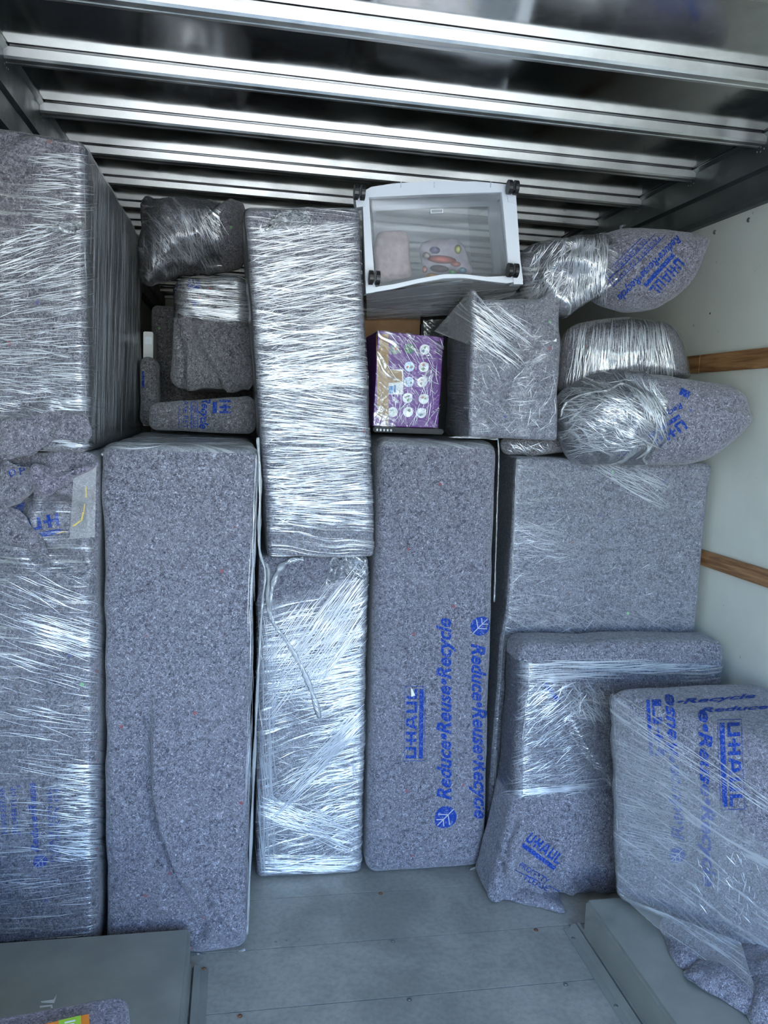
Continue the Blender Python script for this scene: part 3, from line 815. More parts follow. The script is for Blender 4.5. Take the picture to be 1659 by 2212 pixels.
lettering(PB, 'D', (22, 1030), (36, 1026), 15, pb, 0, .0); lettering(PB, 'P', (44, 1026), (56, 1024), 15, pb, 0, .0)
logo_at(SB, (62, 1148), (150, 1132), 28, bB, False, 2, 2.6)
stamp(SB, 'printed_logo', rects([[(0, 0), (1, .1), (.9, 1.2), (.5, .9)], (.3, -.8, .8, -.2)]), (22, 1108), (26, 8), (8, -26), bB)
lettering(SB, 'Reduce•Reuse', (84, 1840), (76, 1690), 17, bB); leaf_at(SB, (88, 1858), 15, (0, -1), bB)
for x, s in ((28, 'PROPERTY OF'), (4, 'PLEASE RETURN')): lettering(SB, s, (x + 12, 1800), (x + 6, 1700), 12, bB, 0, .01)
for x, s in ((112, 'PLEASE RETURN'), (126, 'PROPERTY OF')): lettering(SB, s, (x + 6, 1860), (x, 1700), 10, bB, 0, .0)
strands(SB, ((0, 1240), (215, 1240), (222, 1980), (0, 1980)), 230, lambda u, v: .42 - .6 * v, 80, tB, 11, .08, (.0004, .0012))
strands(SB, ((60, 1330), (215, 1340), (215, 1430), (90, 1400)), 90, .28, 70, tB, 12, .06)
strands(SB, ((120, 1650), (218, 1650), (222, 1860), (140, 1860)), 160, .02, 60, tB, 13, .12)
V = [at(p, 2.196) for p in ((160, 1012), (208, 1008), (205, 1160), (150, 1165))]; mesh_obj('clear_tape', V, [[3, 2, 1, 0]], M['tape_clear'], tB, smooth=False)
yl = []
for a, b, w in (((186, 1052), (186, 1072), 1.5), ((183, 1088), (181, 1102), 1.2), ((180, 1106), (176, 1122), 2), ((175, 1124), (158, 1134), 3), ((140, 1148), (122, 1150), 3)):
    q = [at((a[0] - w, a[1]), 2.194), at((a[0] + w, a[1]), 2.194), at((b[0] + w, b[1] + 3), 2.194), at((b[0] - w, b[1] + 3), 2.194)]
    yl.append((q, [[3, 2, 1, 0]]))
V, F = join(yl); mesh_obj('tape_edge', V, F, M['yellow'], tB, smooth=False)

CA = [(-.675, 2.2, 2.262), (XA, 2.2, 2.243), (XA + .003, 2.2, 1.462), (-.675, 2.2, 1.462), (-.675, 3.42, 2.262), (XA, 3.42, 2.25), (XA + .003, 3.42, 1.462), (-.675, 3.42, 1.462)]
tA = thing('wrapped_furniture', base_of(CA), 'deep film-covered piece on top of another against the side wall, its long glossy flank showing', 'wrapped furniture')
crA = [crease(((0, 345), (40, 310), (75, 298)), 2.2, .012, .006, sharp=True), crease(((0, 920), (60, 900), (110, 880)), 2.2, .02, .014, sharp=True), crease(((20, 950), (90, 925), (180, 940)), 2.2, .02, .014)]
SA = Soft(CA, .024, .015, .008, 5, 21, lambda V, N_, T: front_only(V, N_, sum(c(V) for c in crA))); bA = SA.build('moving_pad', M['felt_warm'], tA)
SA.shell('stretch_film', M['film_h'], tA, lambda c, f: f == 0, .003, .002)
SA.shell('flank_film', M['film_v'], tA, lambda c, f: f == 3, .003, .002)
flap(((3, 915), (60, 900), (115, 888), (186, 892), (189, 952), (125, 950), (78, 975), (3, 992)), 2.185, .028, 12, tA, M['felt_warm'], 4.0)
strands(SA, ((0, 500), (183, 480), (190, 900), (0, 900)), 430, lambda u, v: -.30 + .45 * v, 65, tA, 21, .10, (.0004, .0013))
strands(SA, ((80, 330), (183, 330), (183, 480), (60, 500)), 120, .08, 60, tA, 22, .1)
strands(SA, ((120, 860), (190, 860), (192, 965), (110, 965)), 110, .03, 45, tA, 23, .06)
strands(SA, ((190, 330), (300, 520), (300, 880), (196, 960)), 150, math.pi / 2 + .02, 260, tA, 24, .012, (.0005, .0012), .005, .02)

# ---- pieces stacked further in, on top of box 2
ZP = Z2 + .02
CT = quad_box(((320, 868), (553, 853), (556, 938), (318, 938)), 2.78, .6, ZP)
tT = thing('folded_moving_pad', base_of(CT), 'folded grey pad with cut-off blue lettering lying under the bunched sack', 'moving pad')
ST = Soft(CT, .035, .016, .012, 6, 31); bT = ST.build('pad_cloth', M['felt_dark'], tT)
logo_at(ST, (474, 852), (474, 905), 24, bT, False, 2, 2.6)
lettering(ST, 'Recycle', (438, 858), (431, 925), 18, bT)
for x in (396, 414): lettering(ST, 'TY OF U-HA' if x > 400 else 'EASE RET', (x, 858), (x, 925), 11, bT, 0, .0)
for x in (386, 412, 426): stamp(ST, 'printed_line', rects([(0, 0, 1, 1)]), (x, 856), (0, 70), (1.2, 0), bT)
ztop = float(max(CT[0][2], CT[1][2])) + .006
CS = quad_box(((372, 592), (546, 592), (552, 862), (366, 862)), 2.9, .42, ztop)
tS = thing('wrapped_furniture', base_of(CS), 'dark pad-wrapped bundle with long diagonal folds and a film collar round its upper end', 'wrapped furniture')
crS = [fold(((415, 670), (435, 740), (475, 810), (515, 880)), 2.9, .04, .055), fold(((388, 670), (402, 740), (408, 800), (395, 880)), 2.9, .035, .05), fold(((500, 690), (515, 760), (535, 860)), 2.9, .04, .03)]
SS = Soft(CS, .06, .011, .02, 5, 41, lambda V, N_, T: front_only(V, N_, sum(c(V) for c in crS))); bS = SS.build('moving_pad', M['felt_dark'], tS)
zc = at((450, 690), 2.9)[2]
SS.shell('stretch_film', M['film_dense'], tS, lambda c, f: c[2] > zc - .1 * (c[0] + .2) , .004, .003)
strands(SS, ((420, 590), (540, 600), (545, 690), (420, 680)), 150, .06, 60, tS, 41, .06)
strands(SS, ((385, 672), (545, 672), (545, 700), (385, 676)), 60, .12, 110, tS, 42, .05)
leaf_at(SS, (420, 615), 14, (1, -.4), bS); lettering(SS, 'Recycle', (375, 640), (400, 590), 12, bS, .2, .02); lettering(SS, 'Red', (412, 650), (430, 690), 16, bS)
zs = float(CS[0][2])
o = opx(((308, 450), (340, 441), (420, 440), (470, 446), (500, 455), (512, 442), (530, 462), (536, 540), (520, 582), (470, 592), (400, 596), (340, 606), (310, 600)), 3.2)
PK = Puff(o, 3.2, .2, .2, 80, 20, 2.6, .02, 7, 51, lambda V, N_, T: V + N_ * (.014 * (ridged(V, 7, 12) - .7))[:, None])
tK = thing('wrapped_bundle', (float(np.mean([q[0] for q in o])), 3.2, float(min(q[1] for q in o))), 'shadowy horizontal bundle gathered in film, lying across the sack under the ceiling ribs', 'wrapped bundle')
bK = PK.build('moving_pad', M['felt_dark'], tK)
PK.shell('stretch_film', M['film_knot'], tK, lambda c, f: c[0] < at((478, 500), 3.2)[0] and c[1] < 3.22, .004, .003)
strands(PK, ((310, 470), (470, 450), (478, 580), (330, 600)), 160, lambda u, v: .75 + .5 * u, 80, tK, 51, .15, (.0006, .0016))
strands(PK, ((310, 520), (420, 520), (420, 600), (310, 600)), 80, 1.5, 40, tK, 52, .1)
CU = quad_box(((300, 765), (341, 775), (343, 900), (300, 900)), 3.2, .14, ZP)
tU = thing('wrapped_bundle', base_of(CU), 'small pad roll with a blue letter, in the dark gap beside the white carton', 'wrapped bundle')
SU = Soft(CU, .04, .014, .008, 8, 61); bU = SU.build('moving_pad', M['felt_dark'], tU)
stamp(SU, 'printed_logo', rects([(0, 0, .25, 1), (0, 0, 1, .25), (.75, 0, 1, 1)]), (312, 838), (0, -36), (-20, 0), bU)
x0, x1 = at((296, 740), 3.42)[0], at((334, 740), 3.42)[0]; zt = at((320, 719), 3.42)[2]
tW = thing('white_carton', ((x0 + x1) / 2, 3.5, ZP), 'plain white carton deep in the dark gap beside the long glossy flank', 'carton')
box('carton_body', (max(x0, XA + .012), 3.36, ZP), (x1, 3.5, zt), M['white'], tW, .003)
box('tape_strip', (max(x0, XA + .02), 3.3585, zt - .05), (x1 - .004, 3.3595, zt - .02), M['tape_clear'], tW)

CX = [(-.372, 3.62, 2.02), (.42, 3.62, 2.02), (.42, 3.62, 0), (-.372, 3.62, 0), (-.372, 4.2, 2.02), (.42, 4.2, 2.02), (.42, 4.2, 0), (-.372, 4.2, 0)]  # added filler, closes off the view behind so the gap stays dark
tX = thing('wrapped_furniture', base_of(CX), 'added pad-wrapped filler deep in the load, keeping the gap past the white carton dark', 'wrapped furniture')
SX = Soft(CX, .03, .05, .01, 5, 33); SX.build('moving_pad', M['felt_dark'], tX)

# ---- the film-covered pair in the middle
C4 = quad_box(((557, 1200), (797, 1203), (782, 1890), (553, 1892)), 2.6, .6, 0.0)
Z4 = float(C4[0][2]); C4[1][2] = C4[4][2] = C4[5][2] = Z4
t4 = thing('wrapped_furniture', base_of(C4), 'film-smothered piece on the deck with a twisted film loop across its front', 'wrapped furniture')
cr4 = [crease(((590, 1225), (640, 1240), (690, 1262)), 2.6, .015, .012, sharp=True), crease(((560, 1300), (680, 1270), (720, 1230)), 2.6, .02, .012)]
S4 = Soft(C4, .022, .015, .008, 7, 71, lambda V, N_, T: front_only(V, N_, sum(c(V) for c in cr4))); b4 = S4.build('moving_pad', M['felt'], t4)
zf = at((680, 1300), 2.6)[2]
S4.shell('stretch_film', M['film_low'], t4, lambda c, f: f in (0, 2, 3) and c[2] < zf + .32 * (c[0] - .1), .004, .004)
rope('film_loop', S4, ((655, 1206), (625, 1212), (604, 1228), (590, 1262), (583, 1310), (590, 1345), (615, 1380), (645, 1430), (672, 1490), (690, 1550)), .0105, t4, 80, .008, 2.59, 2, M['film_loop'])
rope('film_loop', S4, ((572, 1215), (580, 1235), (578, 1300), (584, 1340)), .009, t4, 40, .008, 2.59, 6, M['film_loop'])
strands(S4, ((600, 1330), (795, 1250), (795, 1380), (560, 1560)), 170, -.95, 190, t4, 71, .06, (.0007, .0018), .009)
strands(S4, ((562, 1340), (797, 1310), (795, 1560), (560, 1480)), 260, lambda u, v: -.12 - .08 * u, 110, t4, 72, .06, (.0006, .0016), .006)
strands(S4, ((690, 1370), (796, 1350), (792, 1780), (690, 1780)), 260, -.22, 80, t4, 73, .12)
strands(S4, ((600, 1700), (790, 1520), (790, 1560), (640, 1720)), 80, -.8, 150, t4, 74, .07, (.0008, .002), .008)
strands(S4, ((556, 1720), (740, 1770), (790, 1850), (556, 1760)), 120, .35, 120, t4, 75, .15, (.0006, .0018), .007)
strands(S4, ((558, 1340), (600, 1340), (590, 1880), (556, 1880)), 140, 1.52, 130, t4, 76, .05, (.0005, .0013), .006)
strands(S4, ((557, 1850), (785, 1850), (784, 1886), (557, 1886)), 90, .0, 120, t4, 77, .04)
strands(S4, ((600, 1500), (790, 1500), (785, 1850), (600, 1850)), 220, lambda u, v: 1.2 * math.sin(9 * u) - .3, 45, t4, 78, .5, (.0004, .0012), .006)

C5 = quad_box(((527, 448), (778, 445), (813, 1190), (578, 1200)), 2.55, .5, None)
C5[2][2] = C5[3][2] = C5[6][2] = C5[7][2] = Z4 + .003
t5 = thing('wrapped_furniture', base_of(C5), 'upright silvery film-covered box reaching towards the ceiling beside the plastic drawer', 'wrapped furniture')
cr5 = [crease(((527, 480), (650, 500), (775, 470)), 2.55, .012, .006), crease(((655, 1120), (690, 1135), (740, 1125)), 2.55, .016, .010)]
S5 = Soft(C5, .020, .014, .006, 8, 81, lambda V, N_, T: front_only(V, N_, sum(c(V) for c in cr5))); b5 = S5.build('moving_pad', M['felt'], t5)
S5.shell('stretch_film', M['film_dense'], t5, lambda c, f: f in (0, 3, 4), .004, .003)
S5.shell('flank_film', M['film_v'], t5, lambda c, f: f == 2, .004, .003)
strands(S5, ((545, 500), (775, 470), (785, 820), (560, 860)), 620, lambda u, v: -.17 - .05 * math.sin(5 * v), 95, t5, 81, .07)
strands(S5, ((560, 800), (795, 780), (808, 1130), (580, 1140)), 620, lambda u, v: .02 + .12 * math.sin(7 * v), 95, t5, 82, .06)
strands(S5, ((545, 560), (600, 560), (630, 1130), (578, 1130)), 260, lambda u, v: -.1, 30, t5, 83, .25)
strands(S5, ((570, 455), (680, 455), (670, 500), (560, 500)), 60, .9, 30, t5, 84, .7, (.0008, .002))

# ---- pad-wrapped box with the two blue lines of words
C7 = quad_box(((818, 946), (1079, 946), (1050, 1888), (791, 1890)), 2.575, .95, 0.0)
Z7 = float(min(C7[0][2], C7[1][2]))
for i in (0, 1, 4, 5): C7[i][2] = Z7
t7 = thing('wrapped_furniture', base_of(C7), 'tall pad-wrapped box printed with a blue logo and two upright blue slogans', 'wrapped furniture')
S7 = Soft(C7, .045, .016, .009, 5, 91); b7 = S7.build('moving_pad', M['felt'], t7)
S7.shell('top_film', M['film_haze'], t7, lambda c, f: c[2] > Z7 - .03, .004, .004)
rope('film_edge', S7, ((830, 955), (870, 947), (960, 944), (1060, 948), (1077, 965), (1074, 1100), (1068, 1300)), .0035, t7, 60, .003, 2.58, 2)
rope('film_edge', S7, ((985, 1890), (1020, 1878), (1045, 1862)), .005, t7, 20, .004, 2.58, 5)
logo_at(S7, (899, 1638), (901, 1488), 23, b7); lettering(S7, 'Reduce•Reuse•Recycle', (974, 1728), (973, 1335), 31, b7); leaf_at(S7, (963, 1764), 23, (0, -1), b7)
lettering(S7, 'Reduce•Reuse•Recycle', (1018, 1390), (1025, 1768), 30, b7); leaf_at(S7, (1036, 1353), 20, (0, 1), b7)
stamp(S7, 'paper_scrap', rects([[(0, 0), (1, .1), (.5, 1), (.2, 1.2)]]), (888, 1505), (9, -2), (-2, -16), b7, M['label'], .003)

# ---- drawer unit lying on the cargo, casters towards the door
ZW = Z7 + .015
YC = 2.6
tD = thing('plastic_drawer_unit', (float(at((950, 600), YC)[0]), 2.9, float(at((950, 640), YC)[2])), 'white-framed clear plastic drawer cart tipped over with four black casters showing', 'drawer cart')
def ring(outer, inner, y0, y1, n=120):
    def resample(P):
        P = np.array(P + [P[0]], float); s_ = np.r_[0, np.cumsum(np.linalg.norm(np.diff(P, axis=0), axis=1))]
        return P, s_
    def by_corner(P, cs):
        out = []
        for a, b in zip(cs, cs[1:] + [cs[0]]):
            seg = P[a:b + 1] if b > a else P[a:] + P[:b + 1]
            seg = np.array(seg, float); s_ = np.r_[0, np.cumsum(np.linalg.norm(np.diff(seg, axis=0), axis=1))]
            for t in np.linspace(0, s_[-1], n // 4, endpoint=False): out.append([np.interp(t, s_, seg[:, 0]), np.interp(t, s_, seg[:, 1])])
        return out
    O = by_corner(*outer); I = by_corner(*inner); m = len(O)
    V = [at(p, y0) for p in O] + [at(p, y0) for p in I]
    dO = [np.array(v) + [0, y1 - y0, 0] for v in V]; V = V + dO; F = []
    for i in range(m):
        j = (i + 1) % m
        F += [[i, j, m + j, m + i], [2 * m + i, 3 * m + i, 3 * m + j, 2 * m + j], [i, 2 * m + i, 2 * m + j, j], [m + i, m + j, 3 * m + j, 3 * m + i]]
    return V, F
outer = ([(783, 415), (800, 404), (850, 396), (940, 391), (1030, 392), (1095, 398), (1114, 412), (1118, 470), (1124, 560), (1130, 606), (1095, 612), (1050, 607), (1000, 600), (960, 601), (900, 612), (850, 624), (790, 634), (788, 560)], [0, 6, 9, 16])
inner = ([(797, 426), (940, 419), (1084, 415), (1092, 500), (1100, 596), (1050, 598), (1000, 592), (960, 592), (900, 603), (850, 614), (811, 620), (803, 520)], [0, 2, 4, 10])
V, F = ring(outer, inner, YC, YC + .03); mesh_obj('base_frame', V, F, M['white_plastic'], tD, smooth=False)
V, F = ring(([(803, 432), (940, 425), (1080, 421), (1096, 592), (960, 588), (815, 614)], [0, 2, 3, 5]), ([(812, 456), (940, 448), (1056, 446), (1068, 590), (960, 585), (818, 606)], [0, 2, 3, 5]), YC + .20, YC + .22); mesh_obj('inner_frame', V, F, M['clear_haze'], tD, smooth=False)
q = [at(p, YC + .012) for p in ((800, 428), (1083, 418), (1097, 598), (812, 618))]; q2 = [np.array(v) + [0, .003, 0] for v in q]
mesh_obj('clear_base', q + q2, [[0, 3, 2, 1], [4, 5, 6, 7], [0, 1, 5, 4], [1, 2, 6, 5], [2, 3, 7, 6], [3, 0, 4, 7]], M['clear'], tD, smooth=False)
DC = [at(p, YC + .031) for p in ((790, 418), (1108, 406), (1120, 604), (796, 628))]; DB = [np.array(v) + [0, .52, 0] for v in DC]
for nm, (a, b) in (('drawer_wall', (3, 2)), ('drawer_wall', (0, 3)), ('drawer_wall', (2, 1)), ('drawer_wall', (1, 0))):
    mesh_obj(nm, [DC[a], DC[b], DB[b], DB[a]], [[0, 1, 2, 3]], M['clear_haze'], tD, smooth=False)
mesh_obj('back_panel', DB, [[0, 1, 2, 3]], M['clear_haze'], tD, smooth=False)
for x in (866, 938, 1060):
    a = at((x, 397), YC - .001); box('frame_notch', (a[0] - .0015, a[1] - .001, a[2] - .012), (a[0] + .0015, a[1] + .004, a[2] + .006), M['clear_haze'], tD)
for (px, py) in ((776, 416), (1107, 405), (808, 600), (1107, 584)):
    c = at((px, py), YC - .035)
    ca = mesh_obj('caster', *join([cyl((c[0] - .016, c[1], c[2]), (1, 0, 0), .0225, .012, 18), cyl((c[0] + .005, c[1], c[2]), (1, 0, 0), .0225, .012, 18), cyl((c[0] - .006, c[1], c[2]), (1, 0, 0), .008, .012, 10)]), M['black_plastic'], tD, smooth=False)
    mesh_obj('caster_stem', *join([cyl((c[0], c[1] + .012, c[2]), (0, 1, 0), .006, .03, 10), boxmesh((c[0] - .005, c[1] - .019, c[2] - .014), (c[0] + .005, c[1] + .02, c[2] + .012), .003)]), M['black_plastic'], ca, smooth=False)
for pts in (((768, 425), (785, 425), (790, 445), (770, 448)), ((1096, 418), (1113, 420), (1115, 440), (1098, 436)), ((790, 606), (806, 612), (806, 632), (791, 634)), ((1108, 596), (1128, 590), (1130, 614), (1110, 614))):
    v0 = [at(p, YC - .005) for p in pts]; v1 = [np.array(v) + [0, .05, 0] for v in v0]
    mesh_obj('caster_socket', v0 + v1, [[0, 3, 2, 1], [4, 5, 6, 7], [0, 1, 5, 4], [1, 2, 6, 5], [2, 3, 7, 6], [3, 0, 4, 7]], M['white_plastic'], tD, smooth=False)
V = [at(p, YC + .008) for p in ((930, 452), (957, 451), (957, 460), (930, 461))]; V2 = [at(p, YC + .008) for p in ((932, 453.5), (955, 452.5), (955, 458.5), (932, 459.5))]
mesh_obj('maker_plate', V + V2, [[0, 4, 5, 1], [1, 5, 6, 2], [2, 6, 7, 3], [3, 7, 4, 0]], M['white_plastic'], tD, smooth=False)
dz = float(min(v[2] for v in DC)) + .004
# contents seen through it
PP = Puff(opx(((812, 510), (830, 500), (870, 500), (882, 515), (885, 560), (886, 598), (850, 606), (815, 608), (808, 570)), YC + .12), YC + .12, .03, .03, 48, 10, 3, .004, 20, 3)
o = tag(PP.build('storage_bag', simple('pink_white_cloth', (.62, .48, .47), .8, 0, .2, 40), None), 'pale pink stuffed bag inside the clear drawer', 'bag')
PQ = Puff(opx(((905, 540), (920, 522), (975, 515), (1000, 528), (1010, 560), (1018, 590), (975, 590), (925, 598), (912, 570)), YC + .12), YC + .12, .03, .03, 48, 10, 3, .004, 20, 4)
tQ = thing('clear_pouch', (float(PQ.V[:, 0].mean()), YC + .12, float(PQ.V[:, 2].min())), 'clear pouch of brightly coloured pieces inside the plastic drawer', 'pouch')
PQ.build('pouch_body', simple('pouch_contents', (.45, .40, .45), .5, 0, .2, 30), tQ)
rq = random.Random(5)
for (x, y, rx, ry, col) in ((955, 560, 34, 9, (.75, .16, .12)), (950, 580, 22, 8, (.10, .05, .05)), (935, 595, 16, 6, (.7, .35, .08)), (990, 538, 8, 10, (.75, .75, .1)), (978, 588, 9, 6, (.15, .65, .2)), (1000, 584, 10, 7, (.2, .45, .6)), (940, 540, 12, 8, (.15, .1, .3)), (985, 570, 12, 6, (.8, .25, .2)), (922, 552, 9, 8, (.6, .5, .45)), (918, 582, 6, 8, (.75, .3, .25))):
    c = at((x, y), YC + .085); s_ = YC / FPX; n_ = 14
    V = [(c[0] + rx * s_ * math.cos(2 * math.pi * i / n_), c[1] + .004, c[2] + ry * s_ * math.sin(2 * math.pi * i / n_)) for i in range(n_)] + [(c[0], c[1] - .006, c[2])]
    mesh_obj('coloured_piece', V, [[i, (i + 1) % n_, n_] for i in range(n_)] + [list(range(n_))[::-1]], simple('piece_colour', col, .4), tQ)
sheet('film_wrap', ((792, 636), (1000, 604), (985, 680), (792, 692)), (YC + .01, YC + .01, YC + .30, YC + .40), M['film_mist'], tD, 12, .004, 3)
sheet('film_wrap', ((1000, 604), (1128, 612), (1110, 636), (985, 680)), (YC + .01, YC + .01, YC + .12, YC + .30), M['film_mist'], tD, 10, .004, 4)

# ---- cartons below the drawer unit
xk0, xk1 = at((775, 700), 3.02)[0], at((908, 700), 3.02)[0]; zk = at((850, 686), 3.02)[2]
tC = thing('cardboard_carton', ((xk0 + xk1) / 2, 3.1, ZW), 'plain brown cardboard carton under film, behind the purple box', 'carton')
box('carton_body', (xk0, 3.02, ZW), (xk1, 3.4, zk), M['card'], tC, .004)
box('carton_flap', (xk0 + .004, 3.015, zk - .07), (xk1 - .004, 3.0195, zk - .006), M['card'], tC, .001)
tN = thing('black_carton', (.0 + at((935, 720), 3.05)[0], 3.2, ZW), 'black film-covered carton beside the brown cardboard one', 'carton')
xn1 = at((962, 720), 3.05)[0]
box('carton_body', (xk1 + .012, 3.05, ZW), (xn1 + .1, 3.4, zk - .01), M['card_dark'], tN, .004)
sheet('film_wrap', ((914, 690), (985, 690), (960, 735), (916, 735)), (3.035, 3.035, 3.035, 3.035), M['film_knot'], tN, 10, .004, 5)
x0, x1 = at((806, 930), 2.72)[0], at((958, 930), 2.72)[0]
zl = at((880, 929), 2.72)[2]
tL = thing('flat_black_case', ((x0 + x1) / 2, 2.85, ZW), 'flat black case under the purple picture box', 'case')
Lz = max(zl, ZW + .02)
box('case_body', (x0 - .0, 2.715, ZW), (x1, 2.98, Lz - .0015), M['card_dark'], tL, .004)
mesh_obj('carved_edge', *join([boxmesh((x0 + .01 + i * .012, 2.7125, ZW + .004), (x0 + .016 + i * .012, 2.7155, Lz - .008), .001) for i in range(5)]), M['label'], tL, smooth=False)
# purple box
zp0, zp1 = Lz, at((880, 720), 2.72)[2]; xp0, xp1 = at((812, 820), 2.72)[0], at((957, 820), 2.72)[0]
tP = thing('picture_box', ((xp0 + xp1) / 2, 2.8, zp0), 'purple toy box with round pictures and brown packing tape', 'box')
CP = [(xp0, 2.72, zp1 + .004), (xp1, 2.735, zp1 - .004), (xp1 - .004, 2.735, zp0), (xp0 - .004, 2.72, zp0), (xp0 - .004, 2.97, zp1), (xp1 - .006, 2.98, zp1 - .004), (xp1 - .01, 2.98, zp0), (xp0 - .008, 2.97, zp0)]
SP_ = Soft(CP, .004, .03, .002, 8, 5); bP = SP_.build('box_body', M['purple'], tP)
pics = [(852, 755, 1), (884, 753, 2), (917, 755, 0), (884, 792, 3), (915, 793, 0), (883, 825, 4), (912, 825, 0), (880, 860, 0), (915, 862, 0), (848, 890, 5), (881, 890, 0), (910, 892, 0)]
PC = [(.72, .73, .74), (.12, .15, .14), (.03, .14, .06), (.55, .65, .85), (.5, .6, .75), (.6, .62, .6)]
PCm = [simple('picture_colour', c, .35, 0, .25, 60) for c in PC]; PD = [simple('picture_detail', c, .35) for c in ((.10, .11, .12), (.55, .16, .06), (.05, .18, .40), (.30, .25, .2), (.2, .3, .15))]
rp = random.Random(8)
for x, y, k in pics:
    n_ = 18; cv = rects([[(math.cos(2 * math.pi * i / n_) * (1.25 if k == 0 and i in (2, 3) else 1), math.sin(2 * math.pi * i / n_)) for i in range(n_)]])
    o = stamp(SP_, 'round_picture', cv, (x, y), (11, 0), (0, -11), bP, PCm[k], .0012, 40)
    for j in range(3):
        a = rp.uniform(0, 6.28); cx, cy = .4 * math.cos(a), .4 * math.sin(a); w, h = rp.uniform(.25, .5), rp.uniform(.12, .4)
        stamp(SP_, 'picture_detail', rects([[(cx - w, cy), (cx, cy - h), (cx + w, cy + .1), (cx + .1, cy + h)]]), (x, y), (11, 0), (0, -11), o, PD[rp.randrange(5)], .0018, 60)
stamp(SP_, 'dark_flap', rects([(0, 0, 1, 1)]), (944, 766), (9, 0), (0, -30), bP, M['purple_dark'], .001, 50)
stamp(SP_, 'packing_tape', rects([(0, 0, 1, 1)]), (814, 921), (25, 0), (0, -199), bP, M['tape'], .0022, 25)
stamp(SP_, 'shipping_label', rects([(0, 0, 1, 1)]), (836, 852), (35, 0), (0, -54), bP, M['label'], .0012, 30)
stamp(SP_, 'label_picture', rects([(0, 0, .3, .8), (.35, .1, .5, .9)]), (838, 850), (34, 0), (0, -20), bP, PD[2], .0018, 30)
stamp(SP_, 'packing_tape', rects([[(0, 0), (1, .12), (1, .85), (.5, 1), (0, 1)]]), (814, 829), (54, 0), (0, -31), bP, M['tape'], .0032, 25)
for k, (y0, y1, m_) in enumerate(((735, 790, 2), (800, 850, 2), (855, 890, 1), (892, 915, 0))):
    stamp(SP_, 'side_picture', rects([(0, 0, 1, 1)]), (799, y1), (10, 0), (0, y0 - y1), bP, PD[m_], .0012, 20)
SP_.shell('stretch_film', M['film_crinkle'], tP, lambda c, f: f == 0, .005, .003)
strands(SP_, ((840, 730), (955, 730), (955, 920), (840, 920)), 90, lambda u, v: .5 + 1.5 * v, 40, tP, 99, .5, (.0004, .001), .008)

# ---- pad-wrapped box right of the purple one
C12 = quad_box(((1019, 640), (1213, 640), (1206, 952), (1012, 944)), 2.55, .3, Z7 + .012, (0, .0))
C12[4][0] -= .0
def ears(V, N_, T):
    e = np.clip((T[:, 2] - .75) / .25, 0, 1) * np.clip((-T[:, 1] - .6) / .4, 0, 1); V = V.copy()
    V[:, 2] += e * (.055 * np.clip((-T[:, 0] - .72) / .28, 0, 1) + .075 * np.clip((T[:, 0] - .5) / .5, 0, 1) - .012)
    return front_only(V, N_, sum(c(V) for c in cr12))
cr12 = [crease(((1040, 660), (1110, 720), (1150, 760)), 2.55, .03, -.018), crease(((1110, 800), (1150, 770), (1190, 740)), 2.55, .03, .012), crease(((1100, 860), (1130, 780), (1120, 770)), 2.55, .03, -.012), crease(((1010, 900), (1040, 895), (1060, 930)), 2.55, .015, .008)]
t12 = thing('wrapped_furniture', base_of(C12), 'square pad-wrapped box with two peaked upper corners standing between purple box and sacks', 'wrapped furniture')
S12 = Soft(C12, .016, .013, .007, 7, 101, ears); b12 = S12.build('moving_pad', M['felt'], t12)
S12.shell('stretch_film', M['film_light'], t12, lambda c, f: f in (0, 2), .003, .003)
sheet('film_web', ((1020, 622), (1021, 640), (1015, 745), (938, 716)), (2.545, 2.545, 2.545, 2.72), M['film_haze'], t12, 10, .003, 6)
sheet('film_web', ((1045, 640), (1200, 622), (1210, 660), (1055, 690)), (2.545, 2.545, 2.538, 2.538), M['film_h'], t12, 10, .003, 7)
strands(S12, ((1020, 650), (1130, 690), (1100, 790), (1018, 740)), 110, .62, 80, t12, 101, .08)
strands(S12, ((1018, 720), (1205, 700), (1200, 930), (1012, 930)), 160, lambda u, v: .4 - u, 30, t12, 102, .6, (.0004, .001))
strands(S12, ((962, 760), (1008, 740), (1005, 930), (958, 900)), 70, .08, 40, t12, 103, .1, (.0004, .0009))
stamp(S12, 'paper_scrap', rects([[(0, 0), (1, 0), (.55, 1)]]), (1193, 738), (18, 2), (0, -9), b12, M['white'], .006, 30)

# ---- big pad-wrapped box by the right wall
C14 = quad_box(((1116, 988), (1546, 998), (1512, 1800), (1070, 1800)), 2.63, .8, 0.0)
C14[1][0] = C14[5][0] = min(C14[1][0], 1.674); C14[3][0] = C14[0][0] - .006; C14[2][0] = C14[1][0]; C14[7][0] = C14[3][0]; C14[6][0] = C14[2][0]
Z14 = float(min(C14[0][2], C14[1][2]))
for i in (0, 1, 4, 5): C14[i][2] = Z14
t14 = thing('wrapped_furniture', base_of(C14), 'broad square pad-wrapped box under the sacks by the white wall', 'wrapped furniture')
cr14 = [crease(((1500, 1110), (1525, 1040), (1535, 1010)), 2.63, .008, .005, sharp=True), crease(((1110, 1120), (1180, 1180), (1250, 1220)), 2.63, .02, .004)]
def fn14(V, N_, T):
    V = front_only(V, N_, sum(c(V) for c in cr14)); V = V.copy()
    w = np.clip((.92 - V[:, 2]) / .1, 0, 1) * np.clip(-T[:, 0], 0, 1) ** 6
    V[:, 0] -= .018 * w; return V
S14 = Soft(C14, .014, .018, .006, 4, 111, fn14); b14 = S14.build('moving_pad', M['felt'], t14)
S14.shell('stretch_film', M['film_light'], t14, lambda c, f: f in (0, 2), .003, .002)
rope('film_edge', S14, ((1117, 992), (1113, 1080), (1108, 1200), (1103, 1330), (1092, 1352)), .005, t14, 60, .002, 2.635, 2, M['film_loop'])
